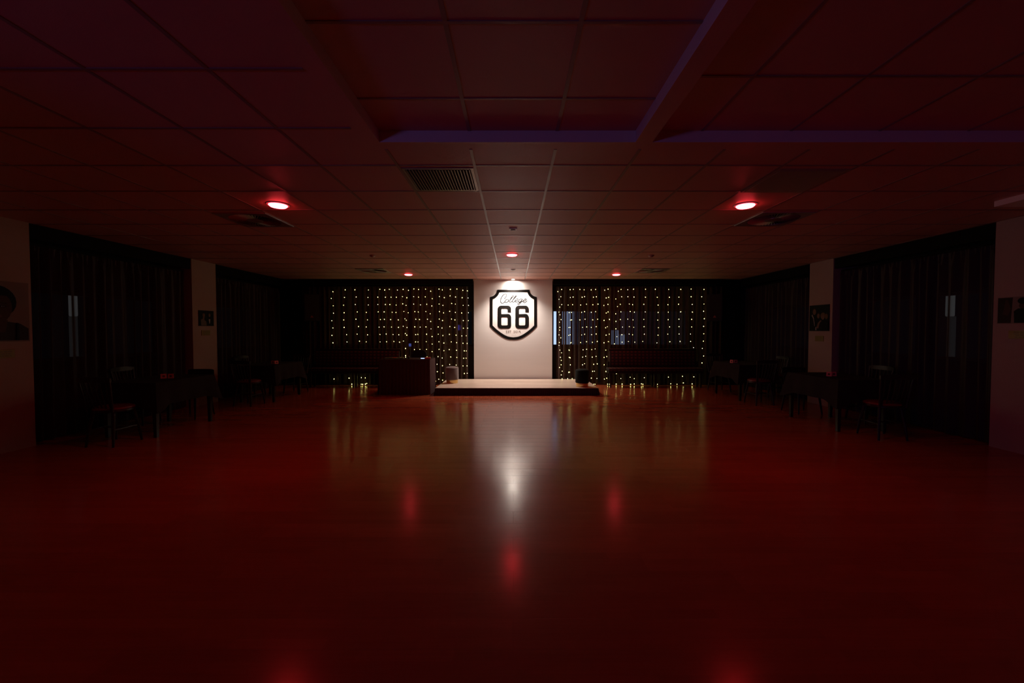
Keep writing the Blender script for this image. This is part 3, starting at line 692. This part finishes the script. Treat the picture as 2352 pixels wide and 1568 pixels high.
def make_cloth(label):
    # cloth lies over the top and hangs on all four sides, longer at the corners
    hx, hy = TW / 2 + .004, TL / 2 + .004; z1 = TZ + .004; drop = .30; per = []; r = .02
    def edge(ax, ay, bx_, by, n):
        return [(ax + (bx_ - ax) * i / n, ay + (by - ay) * i / n) for i in range(n)]
    cs = [(hx, -hy), (hx, hy), (-hx, hy), (-hx, -hy)]
    for c in range(4):
        a, b = cs[c], cs[(c + 1) % 4]; n = 44
        dx, dy = (b[0] - a[0]), (b[1] - a[1]); L = math.hypot(dx, dy); nx, ny = dy / L, -dx / L
        for i in range(n): s_ = i / n; per.append((a[0] + dx * s_, a[1] + dy * s_, nx, ny, min(s_, 1 - s_) * L, s_ * L, c))
    zs = 7; vs = []; N = len(per)
    for q in range(zs):
        k_ = q / (zs - 1)
        for (x, y, nx, ny, dc, s_, c) in per:
            w_ = math.exp(-(dc / .11) ** 2)           # 1 at a corner
            vec = Vector((nx, ny)); cor = Vector((math.copysign(1, x), math.copysign(1, y))).normalized()
            dirn = (vec * (1 - w_) + cor * w_).normalized()
            out = .006 + k_ * (.020 + .012 * math.sin(s_ * 21 + c) + .075 * w_)
            z = z1 - (.004 + (drop + .085 * w_) * k_) if q else z1 - .002
            vs.append((x + dirn.x * out, y + dirn.y * out, z))
    fs = []
    for q in range(zs - 1):
        for i in range(N): j = (i + 1) % N; fs.append((q * N + i, q * N + j, (q + 1) * N + j, (q + 1) * N + i))
    fs.append(tuple(range(N)))
    m = MB(); m.mesh(vs, fs); o = m.build('tablecloth', M['cloth'], None, True); return tag(o, label, 'tablecloth', 'dark tablecloths')
def make_chair(label):
    t = empty('dining_chair', (0, 0, 0), 0, label, 'chair', 'dark spindle-back chairs at the tables')   # faces +Y, back at -Y
    m = MB(); m.lathe([(.17, .405), (.198, .412), (.200, .428), (.195, .436)], n=40); m.build('seat', M['wood'], t, True)
    m = MB(); m.lathe([(.190, .436), (.197, .446), (.190, .462), (.16, .474), (.001, .479)], n=40); m.build('seat_pad', M['red_vinyl'], t, True)
    for sx, sy in ((-1, -1), (1, -1), (-1, 1), (1, 1)):
        m = MB(); m.tube([(sx * .125, sy * .125, .41), (sx * .155, sy * .160, .18), (sx * .170, sy * .180, .001)], [.019, .017, .012], n=12); m.build('leg', M['wood'], t, True)
    m = MB()
    for a, b in (((-.15, -.155), (-.15, .155)), ((.15, -.155), (.15, .155)), ((-.15, 0), (.15, 0))): m.tube([(*a, .20), (*b, .20)], .009, n=8)
    m.build('stretcher', M['wood'], t, True)
    def by(z): return -.165 - (z - .43) * .16
    for sx in (-1, 1):
        m = MB(); m.tube([(sx * .155, by(.43), .42), (sx * .175, by(.62), .62), (sx * .19, by(.80), .80)], [.014, .013, .012], n=10); m.build('back_post', M['wood'], t, True)
    m = MB(); vs = []; fs = []; n = 16
    for i in range(n + 1):
        s_ = i / n * 2 - 1; x = .205 * s_; y0 = by(.81) - .035 * (1 - s_ * s_); zt = .850 - .018 * s_ ** 4; zb = .785
        vs += [(x, y0 - .011, zb), (x, y0 + .011, zb), (x, y0 + .009, zt), (x, y0 - .009, zt)]
    for i in range(n):
        a, b = 4 * i, 4 * i + 4
        fs += [(a, a + 1, b + 1, b), (a + 1, a + 2, b + 2, b + 1), (a + 2, a + 3, b + 3, b + 2), (a + 3, a, b, b + 3)]
    fs += [(0, 3, 2, 1), (4 * n, 4 * n + 1, 4 * n + 2, 4 * n + 3)]; m.mesh(vs, fs); m.build('top_rail', M['wood'], t, True)
    for i in range(6):
        s_ = (i - 2.5) / 3.1; m = MB()
        m.tube([(s_ * .15, by(.43) + .02, .425), (s_ * .17, by(.62) - .02 * (1 - s_ * s_), .62), (s_ * .185, by(.79) - .035 * (1 - s_ * s_), .79)], .0075, n=8); m.build('spindle', M['wood'], t, True)
    return t
def make_low_chair(label):
    t = empty('low_back_chair', (0, 0, 0), 0, label, 'chair', 'low-backed black chairs at the far table ends')   # faces +Y
    m = MB(); m.box(-.21, .21, -.19, .21, .415, .455, bev=.014); m.build('seat', M['black'], t, True)
    for sx, sy in ((-1, -1), (1, -1), (-1, 1), (1, 1)):
        m = MB(); m.tube([(sx * .165, sy * .15, .42), (sx * .20, sy * .205, .001)], [.020, .011], n=12); m.build('leg', M['black'], t, True)
    for sx in (-1, 1):
        m = MB(); m.tube([(sx * .17, -.165, .43), (sx * .185, -.195, .66)], .011, n=8); m.build('back_post', M['black'], t, True)
    m = MB(); vs = []; fs = []; n = 18
    for i in range(n + 1):
        s_ = i / n * 2 - 1; x = .212 * s_; y0 = -.198 - .03 * (1 - s_ * s_); zt = .752 - .012 * s_ ** 6
        vs += [(x, y0 - .009, .645), (x, y0 + .009, .645), (x, y0 + .006, zt), (x, y0 - .006, zt)]
    for i in range(n):
        a, b = 4 * i, 4 * i + 4
        fs += [(a, a + 1, b + 1, b), (a + 1, a + 2, b + 2, b + 1), (a + 2, a + 3, b + 3, b + 2), (a + 3, a, b, b + 3)]
    fs += [(0, 3, 2, 1), (4 * n, 4 * n + 1, 4 * n + 2, 4 * n + 3)]; m.mesh(vs, fs); br = m.build('back_panel', M['black'], t, True)
    m = MB()
    for j, z in enumerate((.690, .716)):
        for i in range(12):
            s_ = (i - 5.5) / 6.8; x = .205 * s_; y = -.187 - .03 * (1 - s_ * s_); m.lathe([(.005, 0), (.004, .0016)], (0, 0, 0), n=8)
            for q in range(len(m.v) - 16, len(m.v)): v = m.v[q]; m.v[q] = (x + v[0], y + v[2], z + v[1])
    m.build('perforated_inset', M['steel'], br)
    return t
def make_card(label):
    t = empty('table_card', (0, 0, 0), 0, label, 'table card', 'small red and white cards on the tables')
    m = MB(); m.box(-.033, .033, -.003, .003, 0, .062, Matrix.Rotation(-.12, 4, 'X')); c = m.build('card_front', M['card_red'], t)
    m = MB(); m.box(-.033, .033, .015, .019, 0, .062, Matrix.Translation((0, 0, 0)) @ Matrix.Rotation(.16, 4, 'X')); m.build('card_back', M['card_red'], t)
    m = MB(); m.box(-.014, .014, -.0042, -.0031, .017, .045, Matrix.Rotation(-.12, 4, 'X')); m.build('printed_square', M['card_dark'], c)
    return t
def place(o, loc, rz=0, label=None, first=False):
    c = o if first else copy_tree(o); c.location = loc; c.rotation_euler = (0, 0, rz)
    if label: c['label'] = label
    return c
T0_ = make_table('x'); C0_ = make_cloth('x'); K0 = make_chair('x'); Q0 = make_card('x')
spots = [(-4.97, 5.78, 'nearest left', -1), (-4.95, 8.37, 'far left', -1), (4.80, 8.53, 'far right', 1), (4.80, 6.09, 'nearest right', 1)]
PI = math.pi
first = True
for (x, y, nm, sg) in spots:
    place(T0_, (x, y, 0), 0, 'dark dining table, %s of the four tables' % nm, first)
    place(C0_, (x, y, 0), 0, 'black tablecloth hanging over the %s table' % nm, first)
    first = False
chairs = [((-4.92, 5.02), -.04, 'dark spindle chair with round red seat at the near end of the nearest left table'),
    ((-5.60, 6.10), -PI / 2 + .08, 'dark spindle chair between the nearest left table and the curtain'),
    ((-4.93, 7.62), -.1, 'dark spindle chair at the near end of the far left table'),
    ((-5.58, 8.72), -PI / 2 - .06, 'dark spindle chair between the far left table and the curtain'),
    ((-4.86, 9.13), PI - .1, 'dark spindle chair at the far end of the far left table'),
    ((4.66, 7.73), .06, 'dark spindle chair at the near end of the far right table'),
    ((4.72, 9.34), PI + .05, 'dark spindle chair at the far end of the far right table'),
    ((5.45, 8.6), PI / 2, 'dark spindle chair between the far right table and the curtain'),
    ((4.82, 5.32), -.08, 'dark spindle chair at the near end of the nearest right table'),
    ((5.45, 6.28), PI / 2 + .05, 'dark spindle chair between the nearest right table and the curtain')]
for i, ((x, y), rz, l) in enumerate(chairs): place(K0, (x, y, 0), rz, l, i == 0)
L0 = make_low_chair('x')
place(L0, (-5.18, 6.58, 0), PI, 'black low-backed chair at the far end of the nearest left table', True)
place(L0, (4.91, 6.94, 0), PI + .04, 'black low-backed chair at the far end of the nearest right table')
cz = TZ + .0085
cards = [((-4.80, 5.72), .25, 'red card standing square on the nearest left table'), ((-4.88, 5.70), .9, 'red card turned aside on the nearest left table'),
    ((-4.81, 8.18), .1, 'red card facing the room on the far left table'), ((-4.72, 8.16), 1.05, 'red card seen nearly edge-on on the far left table'),
    ((4.585, 8.41), -.05, 'red card facing the room on the far right table'), ((4.49, 8.40), -1.05, 'red card seen nearly edge-on on the far right table'),
    ((4.71, 5.99), -.2, 'red card facing the room on the nearest right table'), ((4.62, 5.97), -1.0, 'red card seen nearly edge-on on the nearest right table')]
for i, ((x, y), rz, l) in enumerate(cards): place(Q0, (x, y, cz), rz, l, i == 0)

# ------------------------------------------------------------------ pictures on the side walls
def picture(side, y0, y1, z0, z1, bg, shapes, name, label, th=.012):
    """shapes: (material, [(u, v)...]) with u 0..1 left to right and v 0..1 bottom to top as one faces the wall"""
    X = XL if side < 0 else XR; s_ = -side
    def P_(u, v, d): return (X + s_ * d, (y0 + (y1 - y0) * u) if side < 0 else (y1 - (y1 - y0) * u), z0 + (z1 - z0) * v)
    t = empty(name, (0, 0, 0), 0, label, 'picture')
    m = MB(); a, b = sorted((X + s_ * .001, X + s_ * th)); m.box(a, b, y0, y1, z0, z1, bev=.002); m.build('backing_board', M[bg], t)
    mats = []; m = MB()
    for i, (mt, pts) in enumerate(shapes):
        if mt not in mats: mats.append(mt)
        m.k = mats.index(mt); d = th + .0006 * (i + 1); n = len(pts)
        m.mesh([P_(u, v, th) for u, v in pts] + [P_(u, v, d) for u, v in pts], [tuple(range(n, 2 * n))] + [(j, (j + 1) % n, n + (j + 1) % n, n + j) for j in range(n)])
    m.build('photo_print', [M[q] for q in mats], t)
def ell(cx, cy, rx, ry, n=22, a0=0, a1=360): return [(cx + rx * math.cos(math.radians(a0 + (a1 - a0) * i / n)), cy + ry * math.sin(math.radians(a0 + (a1 - a0) * i / n))) for i in range(n)]
pz = (on_x(35, 784, XL).z, on_x(66, 651, XL).z)
picture(-1, 4.24, 4.895, pz[0], pz[1], 'p_bg', [
    ('p_shade', [(.02, .02), (.98, .02), (.98, .22), (.86, .30), (.70, .33), (.30, .33), (.14, .30), (.02, .22)]),
    ('p_skin_dark', [(.36, .16), (.64, .16), (.68, .36), (.32, .36)]),
    ('p_black', ell(.52, .66, .29, .27)), ('p_skin_dark', ell(.51, .57, .235, .265)),
    ('p_black', ell(.52, .72, .27, .19, 22, 10, 170)),
    ('p_shade', ell(.41, .585, .055, .022)), ('p_shade', ell(.61, .585, .055, .022)), ('p_white', ell(.41, .583, .022, .009, 12)), ('p_white', ell(.61, .583, .022, .009, 12)),
    ('p_black', ell(.41, .583, .010, .009, 10)), ('p_black', ell(.61, .583, .010, .009, 10)),
    ('p_shade', [(.35, .625), (.46, .635), (.46, .645), (.35, .64)]), ('p_shade', [(.56, .635), (.67, .625), (.67, .64), (.56, .645)]),
    ('p_shade', ell(.51, .50, .055, .022, 14)), ('p_lip', ell(.51, .425, .085, .026, 16)), ('p_shade', [(.43, .424), (.59, .424), (.59, .430), (.43, .430)]),
    ('p_black', [(.79, .02), (.83, .02), (.83, .31), (.80, .315)])],
    'portrait_poster', 'large portrait poster of a person in a dark head covering on the left wall')
a, b = on_x(455, 712, XL), on_x(490, 749, XL)
picture(-1, a.y, b.y, b.z + .005, a.z, 'p_green', [
    ('p_black', [(.52, .03), (.97, .03), (.97, .45), (.86, .52), (.60, .52), (.52, .35)]),
    ('p_dress', [(.14, .03), (.50, .03), (.48, .28), (.36, .38), (.30, .44), (.22, .46), (.12, .40)]),
    ('p_skin', [(.24, .40), (.34, .40), (.36, .60), (.26, .60)]), ('p_blond', ell(.31, .70, .085, .12)), ('p_skin', ell(.32, .67, .062, .095)),
    ('p_white', [(.63, .45), (.75, .45), (.72, .18), (.68, .14)]), ('p_shade', ell(.68, .76, .085, .12)), ('p_skin', ell(.69, .70, .065, .11)), ('p_black', [(.65, .49), (.73, .49), (.73, .46), (.65, .46)])],
    'framed_photo', 'small dark photo of a woman and a man in evening dress on the left pillar')
a, b = on_x(1861, 702, XR), on_x(1905, 760, XR)
picture(1, b.y, a.y, b.z, a.z, 'p_green', [
    ('p_black', [(.02, .02), (.32, .02), (.36, .55), (.16, .62), (.03, .55)]), ('p_white', [(.12, .60), (.16, .65), (.24, .50), (.30, .20), (.28, .18), (.20, .50)]),
    ('p_shade', ell(.25, .80, .10, .09)), ('p_skin', ell(.27, .74, .085, .11)), ('p_shade', ell(.48, .62, .095, .11)), ('p_skin', ell(.48, .58, .065, .09)),
    ('p_blond', ell(.71, .58, .12, .12)), ('p_skin', ell(.71, .53, .075, .10)), ('p_blond', ell(.88, .55, .065, .10)),
    ('p_black', [(.60, .02), (.97, .02), (.97, .36), (.72, .42), (.60, .34)]), ('p_skin', [(.40, .12), (.50, .10), (.56, .30), (.66, .38), (.60, .42), (.46, .30)]),
    ('p_white', [(.34, .03), (.41, .03), (.40, .16), (.34, .14)])],
    'framed_photo', 'dark photo of a group of laughing people on the right pillar')
a, b = on_x(2294, 684, XR), on_x(2294, 743, XR)
picture(1, 4.18, a.y, b.z, a.z, 'p_bg', [
    ('p_shade', [(.01, .02), (.20, .02), (.22, .98), (.01, .98)]), ('p_skin_dark', [(.08, .35), (.16, .30), (.20, .55), (.15, .90), (.12, .90)]),
    ('p_black', [(.25, .02), (.46, .02), (.48, .48), (.42, .56), (.30, .56), (.24, .46)]), ('p_skin_dark', ell(.36, .66, .05, .11)), ('p_black', ell(.36, .84, .07, .12)),
    ('p_black', [(.46, .02), (.70, .02), (.72, .48), (.64, .54), (.54, .54), (.46, .46)]), ('p_skin_dark', ell(.58, .66, .05, .10)), ('p_black', ell(.58, .86, .045, .13)),
    ('p_black', [(.74, .02), (.97, .02), (.98, .46), (.90, .54), (.80, .54), (.73, .46)]), ('p_skin_dark', ell(.85, .64, .05, .10)), ('p_black', ell(.85, .80, .065, .09))],
    'framed_photo', 'wide photo of a row of people in dark clothes on the right wall edge')
def plaque(side, px0, px1, py0, py1, label, y_fixed=None, nl=3):
    X = XL if side < 0 else XR; s_ = -side
    a, b = on_x(px0, py0, X), on_x(px1, py1, X); y0, y1 = sorted((a.y, b.y))
    if y_fixed is not None: y0 = y_fixed
    z1, z0 = max(a.z, b.z), min(a.z, b.z)
    t = empty('name_plaque', (0, 0, 0), 0, label, 'plaque', 'gold plaques under the pictures')
    m = MB(); u, v = sorted((X + s_ * .001, X + s_ * .008)); m.box(u, v, y0, y1, z0, z1, bev=.001); m.build('plate', M['gold'], t)
    m = MB(); r = random.Random(px0)
    for i in range(nl):
        zz = z1 - (z1 - z0) * (i + 1) / (nl + 1); u, v = sorted((X + s_ * .008, X + s_ * .0086)); w_ = (y1 - y0)
        q = y0 + w_ * (.12 + .1 * r.random())
        while q < y1 - .14 * w_:
            L_ = w_ * r.uniform(.05, .14); m.box(u, v, q, min(q + L_, y1 - .1 * w_), zz - .0035, zz + .0035); q += L_ + w_ * .025
    m.build('engraved_text', M['gold_text'], t)
plaque(-1, 5, 33, 803, 821, 'gold plaque under the large portrait on the left wall', 4.46)
plaque(-1, 462, 482, 758, 770, 'small gold plaque under the photo on the left pillar')
plaque(1, 1873, 1892, 771, 784, 'small gold plaque under the photo on the right pillar')
plaque(1, 2318, 2345, 759, 778, 'wide gold plaque under the photo at the right wall edge', 4.3, 4)

# ------------------------------------------------------------------ fairy light curtains
LY = 10.338
L_S = dict(sc=5.2263, ox=720, oy=620); R_S = dict(sc=5.2275, ox=1260, oy=620)
def wp(q, S_): return on_y(S_['ox'] + q[0] / S_['sc'], S_['oy'] + q[1] / S_['sc'], LY)
left = [
 [(237,261),(215,340),(240,428),(242,518),(223,607),(232,695),(223,784),(234,873),(245,1307)],
 [(384,238),(376,330),(362,421),(370,512),(366,598),(371,688),(398,775),(400,863),(427,1297),(460,1375)],
 [(497,237),(516,324),(502,413),(526,502),(512,590),(544,678),(526,768),(554,853),(576,1290),(572,1372)],
 [(662,241),(655,328),(662,418),(635,507),(651,598),(634,683),(652,777),(634,861),(622,1294),(592,1374)],
 [(798,231),(773,325),(774,413),(778,502),(802,594),(790,684),(800,772),(804,861),(640,1360),(625,1368)],
 [(856,239),(862,325),(863,413),(847,502),(850,591),(848,681),(875,768),(878,860)],
 [(910,231),(929,325),(916,413),(942,506),(924,594),(934,684),(955,773),(965,857)],
 [(1007,239),(996,326),(989,420),(990,509),(1018,598),(1017,688),(1025,777),(1032,866)],
 [(1076,231),(1068,318),(1070,405),(1084,496),(1098,584),(1075,675),(1100,762),(1079,853)],
 [(1142,243),(1119,332),(1113,424),(1135,512),(1117,602),(1123,690),(1121,781),(1104,941),(1104,1027),(1108,1045)],
 [(1203,226),(1202,318),(1204,408),(1216,498),(1227,590),(1214,681),(1227,774),(1225,862),(1210,954)],
 [(1261,233),(1262,324),(1284,418),(1257,502),(1272,593),(1280,684),(1252,772),(1256,862),(1277,954)],
 [(1345,229),(1342,321),(1359,410),(1349,498),(1368,590),(1351,682),(1358,770),(1352,859),(1355,951),(1361,1040)],
 [(1409,254),(1427,344),(1422,431),(1402,524),(1409,617),(1414,706),(1426,798),(1427,888),(1427,977)],
 [(1511,231),(1511,318),(1511,408),(1511,498),(1511,588),(1498,683),(1500,770),(1509,860),(1509,951),(1498,1038),(1484,1130),(1488,1218),(1507,1309),(1471,1332)],
 [(1549,239),(1572,332),(1555,424),(1563,514),(1552,606),(1545,695),(1553,786),(1565,876),(1567,967),(1547,1055),(1550,1147),(1556,1233),(1552,1320)],
 [(1646,232),(1640,311),(1662,402),(1637,496),(1660,588),(1640,678),(1632,772),(1656,862),(1632,953),(1648,1042),(1636,1132)],
 [(1722,228),(1707,324),(1704,410),(1704,508),(1699,598),(1697,689),(1714,781),(1721,871),(1718,961),(1722,1048),(1714,1139)],
 [(1793,243),(1786,332),(1799,425),(1779,515),(1801,607),(1802,698),(1782,790),(1796,878),(1810,969),(1803,1058),(1796,1150),(1814,1240)],
 [(1847,250),(1857,335),(1862,424),(1862,513),(1860,606),(1852,697),(1835,788),(1846,880),(1835,970),(1834,1057),(1844,1149),(1846,1238)]]
right = [
 [(157,233),(145,320),(158,414),(123,505),(150,595),(134,687),(125,778),(128,869),(135,960),(143,1047),(150,1136),(163,1214),(163,1302)],
 [(111,259),(125,352),(133,445),(137,537),(130,626),(132,721),(147,813),(126,904),(154,992),(153,1083),(131,1170),(152,1258)],
 [(257,236),(262,330),(236,420),(246,510),(265,600),(242,690),(241,784),(265,874),(247,958),(250,1048),(260,1137),(240,1227),(231,1312)],
 [(298,232),(294,324),(290,415),(277,507),(276,597),(255,688),(260,777),(272,870),(249,964),(258,1053),(263,1139),(252,1225),(283,1310)],
 [(375,233),(402,326),(384,419),(394,507),(376,598),(406,688),(396,779),(386,870),(414,957),(409,1045),(408,1137)],
 [(428,237),(433,319),(455,410),(432,499),(438,590),(458,682),(433,770),(454,860),(456,951),(447,1035),(432,1124)],
 [(512,237),(538,325),(531,416),(513,507),(532,597),(514,688),(517,774),(525,867),(519,955),(525,1045),(543,1131),(530,1216),(515,1297),(545,1378)],
 [(565,232),(574,320),(594,409),(566,499),(591,589),(572,679),(571,767),(585,857),(560,947),(572,1036),(584,1126),(552,1214),(580,1301),(558,1378)],
 [(673,241),(692,334),(667,425),(691,515),(667,604),(687,692),(690,781),(665,873),(689,961),(667,1048),(669,1137),(690,1217),(672,1309),(712,1385)],
 [(715,228),(722,326),(714,412),(718,502),(733,592),(707,681),(729,770),(721,859),(728,948),(698,1038),(715,1124),(714,1212),(698,1298),(733,1382)],
 [(837,254),(807,347),(830,437),(807,525),(812,616),(808,706),(818,799),(791,886),(815,1243),(813,1371)],
 [(872,231),(880,320),(864,411),(870,502),(865,593),(888,684),(878,775),(883,866),(868,1303),(885,1376)],
 [(949,237),(949,321),(966,408),(978,498),(951,589),(967,679),(963,768),(958,857),(979,1286),(982,1374)],
 [(1018,230),(1022,325),(1006,415),(1028,506),(1013,598),(1021,687),(1006,776),(1032,865),(1028,1302),(1025,1366)],
 [(1160,231),(1164,325),(1142,412),(1160,502),(1143,591),(1142,680),(1147,769),(1128,857),(1146,1291),(1132,1371),(1113,1364)],
 [(1279,231),(1300,327),(1311,420),(1312,509),(1308,600),(1316,691),(1313,781),(1298,873),(1302,1370)],
 [(1442,233),(1446,327),(1431,416),(1438,505),(1432,595),(1450,682),(1430,770),(1455,860),(1439,1285),(1465,1364)],
 [(1586,231),(1563,325),(1558,411),(1581,502),(1561,590),(1563,679),(1564,767),(1576,856),(1605,1274),(1617,1354),(1540,1369)],
 [(1710,228),(1708,321),(1722,413),(1723,504),(1717,592),(1719,683),(1703,768),(1700,856),(1740,930),(1740,1280),(1721,1365)],
 [(1861,233),(1838,320),(1863,408),(1858,495),(1863,585),(1861,675),(1857,765),(1853,853),(1842,941),(1859,1031),(1840,1114),(1830,1369)]]
bulb_me = None
def light_curtain(strands, S_, label, yoff):
    global bulb_me
    tops = [wp(s_[0], S_) for s_ in strands]; x0 = min(p.x for p in tops); x1 = max(p.x for p in tops); zt = 2.49
    t = empty('fairy_light_curtain', ((x0 + x1) / 2, LY, zt), 0, label, 'fairy lights', 'fairy lights hanging before the rear curtains')
    O = Vector(t.location); m = MB(); pts = []
    n = 24
    for i in range(n + 1): s_ = i / n; pts.append(Vector((x0 - .03 + (x1 - x0 + .06) * s_, LY + yoff, zt - .006 * math.sin(s_ * 31))) - O)
    m.tube(pts, .003, n=6); m.build('header_wire', M['wire'], t)
    for s_ in strands:
        pw = [wp(q, S_) for q in s_]; base = Vector((pw[0].x, LY + yoff, zt)); P_ = [base]
        for p in pw:
            p = p.copy(); p.z = max(p.z, SZ + .012 if SX0 - .05 < p.x < SX1 + .05 else .028); p.y = LY + yoff + random.uniform(-.012, .012); P_.append(p)
        m = MB(); m.tube([p - O for p in P_], .0016, n=5); st = m.build('light_strand', M['wire'], t)
        for p in P_[1:]:
            if bulb_me is None:
                b_ = MB(); b_.lathe([(.001, -.0068), (.0044, -.005), (.0062, 0), (.0044, .005), (.001, .0068)], n=8); bo = b_.build('bulb', M['bulb'], st, True); bulb_me = bo
            else:
                bo = bulb_me.copy(); COL.objects.link(bo); bo.parent = st
            q_ = random.uniform(.75, 1.2); bo.scale = (q_, q_, q_)
            bo.location = p - O + Vector((random.uniform(-.003, .003), -.006, 0))
light_curtain(left[:6], L_S, 'sparse fairy lights above and under the left bench, leftmost of all', 0)
light_curtain(left[6:13], L_S, 'dense fairy lights above the covered desk', .012)
light_curtain(left[13:], L_S, 'fairy lights reaching down behind the taupe pouf, left of the white pier', -.012)
light_curtain(right[:6], R_S, 'dense fairy lights right beside the white pier behind the green pouf', 0)
light_curtain(right[6:12], R_S, 'fairy lights between the stage and the left end of the right bench', .012)
light_curtain(right[12:], R_S, 'sparse fairy lights above and under the right bench, rightmost of all', -.008)
